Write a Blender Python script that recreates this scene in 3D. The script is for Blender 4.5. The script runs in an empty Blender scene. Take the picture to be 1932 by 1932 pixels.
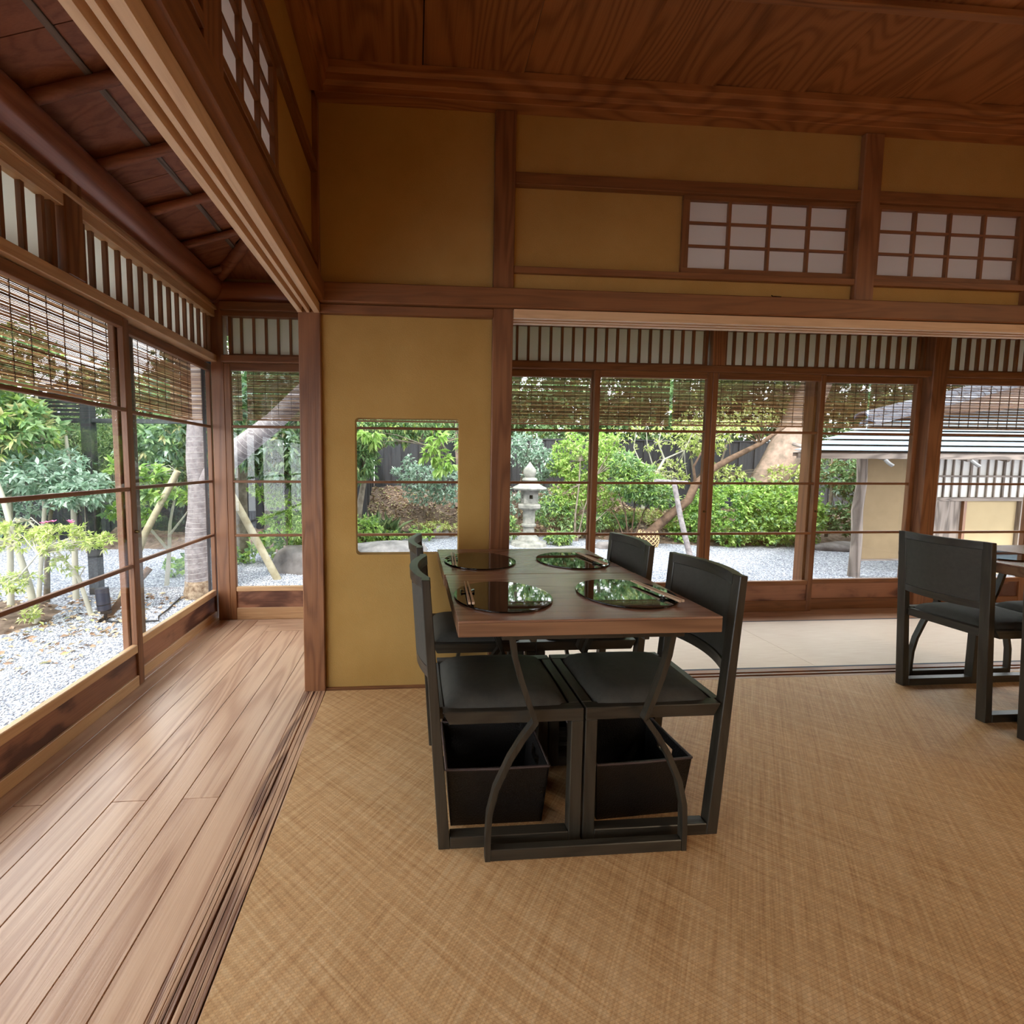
import bpy, bmesh, math, random
import numpy as np
from mathutils import Vector, Matrix

random.seed(7)
S = bpy.context.scene
COL = S.collection
R = math.radians

# ------------------------------------------------------------------ camera
cam_data = bpy.data.cameras.new('camera')
cam = bpy.data.objects.new('camera', cam_data)
COL.objects.link(cam)
cam_data.sensor_width = 36.0
cam_data.lens = 14.8193
cam_data.shift_x = 0.068037
cam_data.shift_y = -0.017195
cam_data.clip_start = 0.02
cam_data.clip_end = 300
r0 = (0.99778096, -0.06629931, 0.00612874)
r1 = (0.00132065, -0.07232305, -0.99738038)
r2 = (0.06656888, 0.99517525, -0.07207501)
cam.matrix_world = Matrix(((r0[0], -r1[0], -r2[0], 0.0),
                           (r0[1], -r1[1], -r2[1], 0.0),
                           (r0[2], -r1[2], -r2[2], 1.12),
                           (0, 0, 0, 1)))
S.camera = cam

# ------------------------------------------------------------------ world, sun, exposure
world = bpy.data.worlds.new('sky')
S.world = world
world.use_nodes = True
wn = world.node_tree.nodes['Background']
wn.inputs[0].default_value = (0.93, 0.97, 1.0, 1)
wn.inputs[1].default_value = 5.2
sun_d = bpy.data.lights.new('sun', 'SUN')
sun_d.energy = 3.0
sun_d.angle = R(6)
sun_d.color = (1.0, 0.95, 0.86)
sun = bpy.data.objects.new('sun', sun_d)
COL.objects.link(sun)
sun.rotation_euler = Vector((0.28, 0.75, -1.0)).to_track_quat('-Z', 'Y').to_euler()

def area(name, loc, size, power, color, rot=(0, 0, 0)):
    d = bpy.data.lights.new(name, 'AREA')
    d.shape = 'DISK'
    d.size = size
    d.energy = power
    d.color = color
    o = bpy.data.objects.new(name, d)
    COL.objects.link(o)
    o.location = loc
    o.rotation_euler = rot
    return o
# warm fill lights added out of view behind the camera, brightening the interior
area('warm_fill_light', (2.6, -1.3, 2.55), 0.7, 22, (1.0, 0.78, 0.52))
area('warm_fill_light', (5.0, -0.4, 2.55), 0.7, 30, (1.0, 0.78, 0.52))

S.view_settings.view_transform = 'Standard'
S.view_settings.look = 'None'
S.view_settings.gamma = 1.0
S.view_settings.use_curve_mapping = False
S.view_settings.exposure = 0.46
cy = S.cycles
cy.use_denoising = True
cy.max_bounces = 10
cy.diffuse_bounces = 5
cy.glossy_bounces = 4
cy.transmission_bounces = 8
cy.transparent_max_bounces = 16
cy.sample_clamp_indirect = 6.0
cy.caustics_reflective = False
cy.caustics_refractive = False
cy.use_adaptive_sampling = True
cy.adaptive_threshold = 0.01

# ------------------------------------------------------------------ materials
def s2l(c):
    return tuple(((x / 255) / 12.92 if x / 255 <= 0.04045 else ((x / 255 + 0.055) / 1.055) ** 2.4) for x in c) + (1.0,)

class NT:
    def __init__(self, name):
        self.m = bpy.data.materials.new(name)
        self.m.use_nodes = True
        self.t = self.m.node_tree
        self.b = self.t.nodes['Principled BSDF']
        self.out = self.t.nodes['Material Output']
    def n(self, typ, **kw):
        nd = self.t.nodes.new(typ)
        ins = kw.pop('ins', {})
        for k, v in kw.items():
            setattr(nd, k, v)
        for k, v in ins.items():
            if isinstance(v, bpy.types.NodeSocket):
                self.t.links.new(v, nd.inputs[k])
            else:
                nd.inputs[k].default_value = v
        return nd
    def link(self, a, b):
        self.t.links.new(a, b)
    def ramp(self, fac, stops, interp='LINEAR'):
        nd = self.t.nodes.new('ShaderNodeValToRGB')
        nd.color_ramp.interpolation = interp
        e = nd.color_ramp.elements
        while len(e) < len(stops):
            e.new(0.5)
        for el, (p, c) in zip(e, stops):
            el.position = p
            el.color = c
        self.link(fac, nd.inputs[0])
        return nd
    def math(self, op, a, b=None, c=None):
        ins = {0: a}
        if b is not None: ins[1] = b
        if c is not None: ins[2] = c
        return self.n('ShaderNodeMath', operation=op, ins=ins).outputs[0]
    def coord(self):
        """object coordinates shifted by a per-object random amount"""
        tc = self.n('ShaderNodeTexCoord')
        oi = self.n('ShaderNodeObjectInfo')
        sh = self.n('ShaderNodeVectorMath', operation='SCALE', ins={0: (7.3, 11.1, 5.7), 'Scale': oi.outputs['Random']})
        return self.n('ShaderNodeVectorMath', operation='ADD', ins={0: tc.outputs['Object'], 1: sh.outputs[0]}).outputs[0], oi.outputs['Random']
    def bump(self, h, strength, dist=0.01):
        b = self.n('ShaderNodeBump', ins={'Strength': strength, 'Distance': dist, 'Height': h})
        self.link(b.outputs[0], self.b.inputs['Normal'])
        return b

_wood = {}
def wood(kind, axis):
    key = kind + '_' + axis
    if key in _wood:
        return _wood[key]
    # kind: (dark, light, ring scale, rings, contrast, roughness, bump, dirt)
    P = {
        'frame':   ((100, 62, 36), (148, 98, 60), 16.0, 5, 0.30, 0.50, 0.12),
        'post':    ((104, 64, 40), (156, 106, 70), 7.0, 9, 0.42, 0.45, 0.15),
        'light':   ((176, 134, 94), (218, 178, 134), 18.0, 5, 0.28, 0.45, 0.10),
        'pale':    ((196, 156, 118), (232, 198, 158), 18.0, 5, 0.28, 0.45, 0.10),
        'floor':   ((164, 124, 98), (214, 178, 148), 6.0, 10, 0.42, 0.30, 0.10),
        'sill':    ((120, 84, 64), (214, 172, 136), 10.0, 8, 0.65, 0.45, 0.45),
        'ceiling': ((100, 56, 28), (180, 120, 72), 2.4, 24, 0.36, 0.55, 0.10),
        'eave':    ((112, 64, 46), (180, 118, 88), 9.0, 7, 0.3, 0.55, 0.15),
        'burl':    ((84, 48, 36), (184, 130, 100), 5.0, 3, 0.7, 0.5, 0.10),
        'log':     ((122, 70, 50), (188, 126, 96), 6.0, 6, 0.4, 0.28, 0.10),
        'tedge':   ((108, 76, 56), (156, 118, 88), 9.0, 7, 0.45, 0.35, 0.08),
        'table':   ((122, 86, 68), (172, 134, 110), 8.0, 10, 0.4, 0.22, 0.05),
        'edge':    ((112, 70, 42), (166, 114, 74), 8.0, 8, 0.6, 0.35, 0.10),
        'chair':   ((34, 31, 26), (62, 57, 48), 12.0, 8, 0.4, 0.36, 0.12),
        'chop':    ((172, 140, 112), (224, 194, 164), 20.0, 5, 0.4, 0.5, 0.0),
        'old':     ((92, 82, 76), (160, 146, 136), 6.0, 9, 0.6, 0.8, 0.4),
        'dark':    ((24, 26, 30), (54, 56, 60), 6.0, 7, 0.5, 0.75, 0.3),
    }[kind]
    dk, lt, sc, rings, contrast, rough, bmp = P
    N = NT('wood_' + key)
    co, rnd = N.coord()
    st = {'x': (0.09, 1, 1), 'y': (1, 0.09, 1), 'z': (1, 1, 0.09)}[axis]
    if kind == 'ceiling':
        st = tuple(0.24 if v < 1 else 1 for v in st)
    if kind == 'burl':
        st = tuple(0.5 if v < 1 else 1 for v in st)
    m1 = N.n('ShaderNodeVectorMath', operation='MULTIPLY', ins={0: co, 1: tuple(v * sc for v in st)})
    nz = N.n('ShaderNodeTexNoise', ins={'Vector': m1.outputs[0], 'Scale': 1.0, 'Detail': 2.0 if kind != 'burl' else 6.0, 'Roughness': 0.45, 'Distortion': 0.4})
    ph = N.math('MULTIPLY', nz.outputs['Fac'], rings * 6.283)
    sn = N.math('SINE', ph)
    ring = N.math('MULTIPLY_ADD', sn, 0.5, 0.5)
    ring = N.math('POWER', ring, 1.8)
    st2 = tuple((v if v == 1 else 0.02) * 220 for v in st)
    m2 = N.n('ShaderNodeVectorMath', operation='MULTIPLY', ins={0: co, 1: st2})
    fb = N.n('ShaderNodeTexNoise', ins={'Vector': m2.outputs[0], 'Scale': 1.0, 'Detail': 2.0})
    m3 = N.n('ShaderNodeVectorMath', operation='MULTIPLY', ins={0: co, 1: (1.6, 1.6, 1.6)})
    bl = N.n('ShaderNodeTexNoise', ins={'Vector': m3.outputs[0], 'Scale': 1.0, 'Detail': 4.0})
    a = N.math('MULTIPLY_ADD', ring, contrast * 0.75, 0.0)
    f = N.math('MULTIPLY_ADD', fb.outputs['Fac'], 0.35, a)
    f = N.math('MULTIPLY_ADD', bl.outputs['Fac'], 0.5, f)
    f = N.math('MULTIPLY_ADD', rnd, 0.16, f)
    rp = N.ramp(f, [(0.18, s2l(lt)), (0.98, s2l(dk))])
    N.link(rp.outputs[0], N.b.inputs['Base Color'])
    N.b.inputs['Roughness'].default_value = rough
    if bmp > 0:
        h = N.math('MULTIPLY_ADD', ring, -0.6, fb.outputs['Fac'])
        N.bump(h, bmp, 0.004)
    _wood[key] = N.m
    return N.m

def plain(name, col, rough=0.5, spec=0.5, bump=0.0, bscale=200, var=0.0, vscale=3.0, metallic=0.0, col2=None):
    N = NT(name)
    c = s2l(col)
    N.b.inputs['Base Color'].default_value = c
    N.b.inputs['Roughness'].default_value = rough
    N.b.inputs['Specular IOR Level'].default_value = spec
    N.b.inputs['Metallic'].default_value = metallic
    co, rnd = N.coord()
    if var > 0 or col2:
        nz = N.n('ShaderNodeTexNoise', ins={'Vector': co, 'Scale': vscale, 'Detail': 5.0, 'Roughness': 0.6})
        c2 = s2l(col2) if col2 else tuple(v * (1 - var) for v in c[:3]) + (1,)
        rp = N.ramp(nz.outputs['Fac'], [(0.3, c2), (0.7, c)])
        N.link(rp.outputs[0], N.b.inputs['Base Color'])
    if bump > 0:
        nb = N.n('ShaderNodeTexNoise', ins={'Vector': co, 'Scale': bscale, 'Detail': 3.0})
        N.bump(nb.outputs['Fac'], bump, 0.004)
    return N.m

M_plaster = plain('plaster_ochre', (184, 149, 90), 0.9, 0.1, 0.35, 260, 0.10, 2.2, col2=(170, 134, 76))
M_cream = plain('plaster_cream', (172, 153, 120), 0.9, 0.1, 0.2, 160, 0.12, 3.0)
M_cloth = plain('tatami_border_cloth', (92, 98, 108), 0.8, 0.2, 0.2, 400)
M_fabric = plain('dark_fabric', (66, 64, 58), 0.62, 0.35, 0.35, 900, 0.25, 60)
M_black = plain('black_lacquer', (12, 11, 11), 0.18, 0.6)
M_blkmetal = plain('black_metal', (34, 38, 50), 0.4, 0.5)
M_cable = plain('black_rubber', (18, 18, 20), 0.5, 0.4)
M_mirror = plain('black_glass', (6, 5, 5), 0.025, 1.0)
M_basket = plain('black_rattan', (17, 14, 13), 0.42, 0.5, 0.6, 240, 0.5, 90)
M_rimm = plain('worn_rim', (70, 56, 54), 0.5, 0.5, 0.3, 200)
M_stone = plain('granite', (156, 154, 146), 0.9, 0.2, 0.6, 40, 0.3, 9, col2=(106, 108, 102))
M_rock = plain('boulder', (132, 126, 124), 0.9, 0.2, 0.8, 14, 0.4, 5, col2=(86, 82, 80))
M_slab = plain('stone_slab', (146, 142, 140), 0.85, 0.2, 0.5, 20, 0.3, 6, col2=(100, 98, 98))
M_soil = plain('soil_litter', (124, 108, 96), 0.95, 0.1, 0.9, 22, 0.5, 12, col2=(72, 60, 52))
M_bark = plain('bark_grey', (138, 128, 116), 0.9, 0.1, 0.9, 30, 0.4, 9, col2=(92, 84, 72))
M_barkp = plain('bark_pinkish', (172, 146, 132), 0.9, 0.1, 0.7, 18, 0.4, 7, col2=(112, 102, 92))
M_barkd = plain('bark_brown', (118, 96, 80), 0.9, 0.1, 1.0, 40, 0.4, 9, col2=(74, 60, 50))
M_twig = plain('pale_twig', (176, 172, 158), 0.9, 0.1)
M_pole = plain('pale_pole', (186, 176, 150), 0.8, 0.2, 0.4, 40, 0.25, 8, col2=(150, 140, 112))
M_wrap = plain('trunk_wrap', (150, 144, 144), 0.95, 0.1, 0.7, 60, 0.3, 16, col2=(104, 98, 100))
M_rope = plain('pale_rope', (176, 172, 168), 0.9, 0.1)
M_gutter = plain('gutter_metal', (150, 150, 150), 0.5, 0.4)
M_roofmet = plain('weathered_sheet_metal', (124, 142, 152), 0.5, 0.5, 0.1, 30, 0.12, 4)
M_tile = plain('grey_roof_tile', (122, 130, 146), 0.4, 0.5, 0.2, 30, 0.3, 8)
M_straw = plain('wall_mat', (146, 126, 98), 0.9, 0.1, 0.4, 300, 0.12, 6)
M_brass = plain('aged_brass', (104, 84, 48), 0.4, 0.5, metallic=0.8)
M_pink = plain('pink_petal', (226, 120, 170), 0.7, 0.2)
M_woven = plain('woven_guard', (206, 178, 132), 0.8, 0.2, 0.3, 60)
M_roofdark = plain('roof_underside', (70, 52, 42), 0.9, 0.1)

def paper_mat(name, col, tr=0.5):
    N = NT(name)
    tcol = s2l(col)
    d = N.n('ShaderNodeBsdfDiffuse', ins={'Color': tcol})
    t = N.n('ShaderNodeBsdfTranslucent', ins={'Color': tcol})
    mx = N.n('ShaderNodeMixShader', ins={0: tr, 1: d.outputs[0], 2: t.outputs[0]})
    N.link(mx.outputs[0], N.out.inputs[0])
    return N.m
M_paper = paper_mat('shoji_paper', (252, 244, 236), 0.85)
M_frost = paper_mat('transom_paper', (238, 236, 228), 0.58)

def glass_mat():
    N = NT('window_glass')
    t = N.n('ShaderNodeBsdfTransparent', ins={'Color': (0.975, 0.98, 0.98, 1)})
    g = N.n('ShaderNodeBsdfGlossy', ins={'Color': (1, 1, 1, 1), 'Roughness': 0.0})
    lw = N.n('ShaderNodeLayerWeight', ins={'Blend': 0.5})
    fr = N.math('MULTIPLY_ADD', N.math('POWER', lw.outputs['Facing'], 5.0), 0.9, 0.03)
    mx = N.n('ShaderNodeMixShader', ins={0: fr, 1: t.outputs[0], 2: g.outputs[0]})
    N.link(mx.outputs[0], N.out.inputs[0])
    return N.m
M_glass = glass_mat()

def leaf_mat(name, stops, trans=0.35, rough=0.45):
    N = NT(name)
    ge = N.n('ShaderNodeNewGeometry')
    rp = N.ramp(ge.outputs['Random Per Island'], [(p, s2l(c)) for p, c in stops])
    N.link(rp.outputs[0], N.b.inputs['Base Color'])
    N.b.inputs['Roughness'].default_value = rough
    N.b.inputs['Specular IOR Level'].default_value = 0.4
    t = N.n('ShaderNodeBsdfTranslucent', ins={'Color': rp.outputs[0]})
    mx = N.n('ShaderNodeMixShader', ins={0: trans, 1: N.b.outputs[0], 2: t.outputs[0]})
    N.link(mx.outputs[0], N.out.inputs[0])
    return N.m
L_bright = leaf_mat('leaf_bright', [(0, (120, 160, 72)), (0.5, (158, 194, 98)), (1, (200, 222, 140))], 0.42)
L_yellow = leaf_mat('leaf_yellow_green', [(0, (158, 180, 92)), (0.5, (190, 206, 122)), (1, (220, 220, 170))], 0.42)
L_mid = leaf_mat('leaf_mid', [(0, (88, 124, 80)), (0.5, (124, 158, 106)), (1, (172, 196, 146))], 0.42)
L_blue = leaf_mat('leaf_bluish', [(0, (108, 140, 118)), (0.5, (148, 176, 154)), (1, (200, 216, 202))], 0.4)
L_dark = leaf_mat('leaf_dark', [(0, (58, 82, 56)), (0.5, (88, 114, 76)), (1, (136, 152, 104))], 0.4)
L_cream = leaf_mat('leaf_cream', [(0, (160, 158, 110)), (0.5, (204, 196, 150)), (1, (150, 180, 96))])
L_brown = leaf_mat('leaf_brown', [(0, (92, 70, 52)), (0.5, (128, 112, 76)), (1, (150, 140, 84))])
L_litter = leaf_mat('leaf_litter', [(0, (110, 84, 66)), (0.4, (156, 128, 104)), (0.8, (190, 172, 140)), (1, (170, 180, 110))], 0.1)

def gravel_mat():
    N = NT('gravel')
    tc = N.n('ShaderNodeTexCoord')
    v = N.n('ShaderNodeTexVoronoi', ins={'Vector': tc.outputs['Object'], 'Scale': 48.0, 'Randomness': 1.0})
    sep = N.n('ShaderNodeSeparateColor', ins={0: v.outputs['Color']})
    rp = N.ramp(sep.outputs[0], [(0.0, s2l((112, 116, 128))), (0.5, s2l((160, 164, 172))), (1.0, s2l((206, 208, 214)))])
    edge = N.ramp(v.outputs['Distance'], [(0.35, (1, 1, 1, 1)), (0.75, (0.30, 0.31, 0.36, 1))])
    mx = N.n('ShaderNodeMix', data_type='RGBA', blend_type='MULTIPLY', ins={0: 1.0})
    N.link(rp.outputs[0], mx.inputs[6]); N.link(edge.outputs[0], mx.inputs[7])
    N.link(mx.outputs[2], N.b.inputs['Base Color'])
    N.b.inputs['Roughness'].default_value = 0.95
    inv = N.math('SUBTRACT', 1.0, v.outputs['Distance'])
    N.bump(inv, 0.8, 0.012)
    return N.m
M_gravel = gravel_mat()

def rattan_mat():
    """woven cane matting: a fine diagonal twill and long crossing streaks"""
    N = NT('woven_cane')
    tc = N.n('ShaderNodeTexCoord')
    o = tc.outputs['Object']
    def streak(ang, sx, sy, detail=2.0):
        mp = N.n('ShaderNodeMapping', ins={'Vector': o, 'Rotation': (0, 0, R(ang))})
        mm = N.n('ShaderNodeVectorMath', operation='MULTIPLY', ins={0: mp.outputs[0], 1: (sx, sy, 1)})
        return N.n('ShaderNodeTexNoise', ins={'Vector': mm.outputs[0], 'Scale': 1.0, 'Detail': detail}).outputs['Fac']
    a = streak(40, 5, 210)
    b = streak(-50, 5, 210)
    c = streak(40, 1.4, 60)
    d = streak(-50, 1.4, 60)
    # twill: small diagonal cells
    mp = N.n('ShaderNodeMapping', ins={'Vector': o, 'Rotation': (0, 0, R(-12))})
    br = N.n('ShaderNodeTexBrick', offset=0.5, ins={'Vector': mp.outputs[0], 'Scale': 60.0, 'Mortar Size': 0.02, 'Mortar Smooth': 0.6, 'Brick Width': 0.75, 'Row Height': 0.34,
                                                    'Color1': (1, 1, 1, 1), 'Color2': (0.72, 0.72, 0.72, 1), 'Mortar': (0.15, 0.15, 0.15, 1)})
    f = N.math('ADD', N.math('MULTIPLY', a, 0.5), N.math('MULTIPLY', b, 0.5))
    f = N.math('ADD', f, N.math('MULTIPLY', c, 0.36))
    f = N.math('ADD', f, N.math('MULTIPLY', d, 0.36))
    big = N.n('ShaderNodeTexNoise', ins={'Vector': o, 'Scale': 1.3, 'Detail': 3.0})
    f = N.math('ADD', f, N.math('MULTIPLY', big.outputs['Fac'], 0.3))
    f2 = N.n('ShaderNodeMapRange', ins={'Value': f, 'From Min': 0.72, 'From Max': 1.28}).outputs[0]
    rp = N.ramp(f2, [(0.05, s2l((168, 122, 78))), (0.5, s2l((202, 160, 112))), (0.95, s2l((222, 186, 142)))])
    brf = N.n('ShaderNodeMix', data_type='RGBA', blend_type='MULTIPLY', ins={0: 0.55})
    N.link(rp.outputs[0], brf.inputs[6]); N.link(br.outputs['Color'], brf.inputs[7])
    N.link(brf.outputs[2], N.b.inputs['Base Color'])
    N.b.inputs['Roughness'].default_value = 0.5
    N.b.inputs['Specular IOR Level'].default_value = 0.35
    h = N.math('ADD', N.math('MULTIPLY', br.outputs['Fac'], -0.5), N.math('MULTIPLY', f, 0.5))
    N.bump(h, 0.35, 0.003)
    return N.m
M_rattan = rattan_mat()

def tatami_mat():
    N = NT('tatami_rush')
    tc = N.n('ShaderNodeTexCoord')
    mm = N.n('ShaderNodeVectorMath', operation='MULTIPLY', ins={0: tc.outputs['Object'], 1: (6, 420, 1)})
    nz = N.n('ShaderNodeTexNoise', ins={'Vector': mm.outputs[0], 'Scale': 1.0, 'Detail': 2.0})
    rp = N.ramp(nz.outputs['Fac'], [(0.3, s2l((222, 200, 176))), (0.7, s2l((242, 226, 206)))])
    N.link(rp.outputs[0], N.b.inputs['Base Color'])
    N.b.inputs['Roughness'].default_value = 0.55
    N.bump(nz.outputs['Fac'], 0.3, 0.002)
    return N.m
M_tatami = tatami_mat()

def bamboo_mat():
    N = NT('bamboo_slat')
    ge = N.n('ShaderNodeNewGeometry')
    rp = N.ramp(ge.outputs['Random Per Island'], [(0, s2l((116, 90, 74))), (0.5, s2l((178, 146, 120))), (1, s2l((222, 196, 164)))])
    N.link(rp.outputs[0], N.b.inputs['Base Color'])
    N.b.inputs['Roughness'].default_value = 0.6
    t = N.n('ShaderNodeBsdfTranslucent', ins={'Color': rp.outputs[0]})
    mx = N.n('ShaderNodeMixShader', ins={0: 0.55, 1: N.b.outputs[0], 2: t.outputs[0]})
    N.link(mx.outputs[0], N.out.inputs[0])
    return N.m
M_bamboo = bamboo_mat()
M_string = plain('dark_string', (60, 52, 48), 0.9, 0.1)

# ------------------------------------------------------------------ geometry helpers
def tag(o, label=None, cat=None, group=None, kind=None):
    if label: o['label'] = label
    if cat: o['category'] = cat
    if group: o['group'] = group
    if kind: o['kind'] = kind
    return o

def empty(name, loc=(0, 0, 0), rz=0.0, label=None, cat=None, group=None, kind=None):
    o = bpy.data.objects.new(name, None)
    o.empty_display_size = 0.1
    COL.objects.link(o)
    o.location = loc
    o.rotation_euler = (0, 0, rz)
    return tag(o, label, cat, group, kind)

class MB:
    def __init__(self):
        self.v = []; self.f = []
    def box(self, x0, x1, y0, y1, z0, z1):
        n = len(self.v)
        self.v += [(x0, y0, z0), (x1, y0, z0), (x1, y1, z0), (x0, y1, z0), (x0, y0, z1), (x1, y0, z1), (x1, y1, z1), (x0, y1, z1)]
        self.f += [tuple(n + i for i in q) for q in ((0, 3, 2, 1), (4, 5, 6, 7), (0, 1, 5, 4), (1, 2, 6, 5), (2, 3, 7, 6), (3, 0, 4, 7))]
        return self
    def hexa(self, p):
        n = len(self.v)
        self.v += [tuple(q) for q in p]
        self.f += [tuple(n + i for i in q) for q in ((0, 3, 2, 1), (4, 5, 6, 7), (0, 1, 5, 4), (1, 2, 6, 5), (2, 3, 7, 6), (3, 0, 4, 7))]
        return self
    def prism(self, poly, a0, a1, axis):
        """poly in the two other axes (cyclic order), extruded along axis"""
        n = len(self.v); k = len(poly)
        def pt(p, a):
            return (a, p[0], p[1]) if axis == 'x' else ((p[0], a, p[1]) if axis == 'y' else (p[0], p[1], a))
        self.v += [pt(p, a0) for p in poly] + [pt(p, a1) for p in poly]
        self.f.append(tuple(n + i for i in range(k))[::-1])
        self.f.append(tuple(n + k + i for i in range(k)))
        for i in range(k):
            j = (i + 1) % k
            self.f.append((n + i, n + j, n + k + j, n + k + i))
        return self
    def tube(self, path, rad, n=8, squash=None):
        path = [Vector(p) for p in path]
        if not hasattr(rad, '__len__'): rad = [rad] * len(path)
        base = len(self.v)
        up = Vector((0, 0, 1))
        prev = None
        for i, p in enumerate(path):
            if i == 0: d = path[1] - p
            elif i == len(path) - 1: d = p - path[i - 1]
            else: d = path[i + 1] - path[i - 1]
            d.normalize()
            if prev is None:
                a = up if abs(d.z) < 0.9 else Vector((1, 0, 0))
                u = d.cross(a).normalized()
            else:
                u = (prev - d * prev.dot(d)).normalized()
            prev = u
            w = d.cross(u).normalized()
            for k in range(n):
                t = 2 * math.pi * k / n
                q = p + (u * math.cos(t) + w * math.sin(t)) * rad[i]
                self.v.append(tuple(q))
        m = len(path)
        for i in range(m - 1):
            for k in range(n):
                a = base + i * n + k; b = base + i * n + (k + 1) % n
                self.f.append((a, b, b + n, a + n))
        self.f.append(tuple(base + k for k in range(n))[::-1])
        self.f.append(tuple(base + (m - 1) * n + k for k in range(n)))
        return self
    def lathe(self, prof, n=16, cx=0, cy=0, rot=0.0, sq=1.0):
        base = len(self.v)
        for r, z in prof:
            for k in range(n):
                t = 2 * math.pi * k / n + rot
                self.v.append((cx + r * math.cos(t), cy + r * math.sin(t) * sq, z))
        m = len(prof)
        for i in range(m - 1):
            for k in range(n):
                a = base + i * n + k; b = base + i * n + (k + 1) % n
                self.f.append((a, b, b + n, a + n))
        self.f.append(tuple(base + k for k in range(n))[::-1])
        self.f.append(tuple(base + (m - 1) * n + k for k in range(n)))
        return self
    def ribbon(self, sects):
        """closed skin through a list of equal-length closed cross sections"""
        base = len(self.v); n = len(sects[0])
        for s in sects: self.v += [tuple(p) for p in s]
        for i in range(len(sects) - 1):
            for k in range(n):
                a = base + i * n + k; b = base + i * n + (k + 1) % n
                self.f.append((a, b, b + n, a + n))
        self.f.append(tuple(base + k for k in range(n))[::-1])
        self.f.append(tuple(base + (len(sects) - 1) * n + k for k in range(n)))
        return self
    def mesh(self, name, mat, bevel=0.0, smooth=None, seg=1):
        me = bpy.data.meshes.new(name)
        me.from_pydata(self.v, [], self.f)
        bm = bmesh.new(); bm.from_mesh(me)
        bmesh.ops.recalc_face_normals(bm, faces=bm.faces)
        if bevel > 0:
            ed = [e for e in bm.edges if len(e.link_faces) == 2 and e.calc_face_angle(0) > 0.6]
            bmesh.ops.bevel(bm, geom=ed, offset=bevel, segments=seg, affect='EDGES', profile=0.6, clamp_overlap=True)
        bm.to_mesh(me); bm.free()
        me.materials.append(mat)
        if smooth is not None:
            for p in me.polygons: p.use_smooth = True
            me.set_sharp_from_angle(angle=R(smooth))
        return me
    def build(self, name, mat, parent=None, bevel=0.0, smooth=None, seg=1, loc=None):
        o = bpy.data.objects.new(name, self.mesh(name, mat, bevel, smooth, seg))
        COL.objects.link(o)
        if parent is not None: o.parent = parent
        if loc is not None: o.location = loc
        return o

def box(name, mat, parent, x0, x1, y0, y1, z0, z1, bevel=0.0):
    return MB().box(x0, x1, y0, y1, z0, z1).build(name, mat, parent, bevel)

def share(name, me, parent, loc=(0, 0, 0), rot=(0, 0, 0), scale=None):
    o = bpy.data.objects.new(name, me)
    COL.objects.link(o)
    if parent is not None: o.parent = parent
    o.location = loc; o.rotation_euler = rot
    if scale: o.scale = scale
    return o

def copy_tree(o, parent=None):
    c = o.copy()
    COL.objects.link(c)
    c.parent = parent
    for ch in [k for k in bpy.data.objects if k.parent == o]:
        copy_tree(ch, c)
    return c

_cnt = {}
def nm(base):
    _cnt[base] = _cnt.get(base, 0) + 1
    return '%s_%d' % (base, _cnt[base])

# ================================================================== THE SETTING
F = 'structure'
# ---- floors
fl = empty('floor', (0, 0, 0), 0, 'solid wooden subfloor carrying the dining room and the corridor floors', 'floor', None, F)
box('subfloor', wood('dark', 'x'), fl, -1.30, 6.3, -3.3, 3.0, -0.30, -0.031)
box('mat_bed', wood('floor', 'x'), fl, -0.432, 6.3, -3.3, 2.028, -0.03, 0.0)

eng = empty('floor', (0, 0, 0), 0, 'pale worn plank floor of the corridor along the left glass doors', 'floor', None, F)
jx = [-1.385, -1.305, -1.212, -1.110, -0.995, -0.885, -0.771, -0.652, -0.5375]
endy = [3.02, 3.02, 3.02, 2.915, 2.815, 2.815, 2.815, 2.815]
for i in range(8):
    cuts = [-3.2, endy[i]]
    if i in (1, 4, 6): cuts = [-3.2, 1.385, endy[i]]
    if i == 3: cuts = [-3.2, -0.6, endy[i]]
    for a, b in zip(cuts[:-1], cuts[1:]):
        dz = random.uniform(-0.0006, 0.0006)
        box('floor_board', wood('floor', 'y'), eng, jx[i] + 0.0011, jx[i + 1] - 0.0011, a + 0.001, b - 0.001, -0.03, dz, 0.0012)
for a, b, x0 in ((2.817, 2.915, -0.995), (2.917, 3.02, -1.108)):
    box('floor_board', wood('floor', 'x'), eng, x0, 1.2, a, b, -0.03, 0.0, 0.0012)
e2 = empty('floor', (0, 0, 0), 0, 'narrow warm boards at the foot of the far glass doors', 'floor', None, F)
for a, b in ((2.817, 2.915), (2.917, 3.02)):
    box('floor_board', wood('floor', 'x'), e2, 1.202, 6.2, a, b, -0.03, 0.0, 0.0012)

# grooved sliding-door tracks in the floor (weathered)
def track(label, x0, x1, y0, y1, along, mat, grooves):
    t = empty(nm('trim'), (0, 0, 0), 0, label, 'door track', None, F)
    lo, hi = (x0, x1) if along == 'y' else (y0, y1)
    prof = [(lo, -0.03), (lo, 0.002)]
    for a, b in grooves:
        prof += [(lo + a, 0.002), (lo + a + 0.0006, -0.0045), (lo + b - 0.0006, -0.0045), (lo + b, 0.002)]
    prof += [(hi, 0.002), (hi, -0.03)]
    m = MB()
    if along == 'y': m.prism(prof, y0, y1, 'y')
    else: m.prism(prof, x0, x1, 'x')
    m.build('track_beam', mat, t)
    return t
track('weathered grooved threshold between the plank floor and the woven mat', -0.536, -0.436, -3.2, 2.034, 'y', wood('sill', 'y'),
      [(0.020, 0.0225), (0.032, 0.0345), (0.044, 0.051), (0.064, 0.0665), (0.082, 0.0845)])
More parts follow.
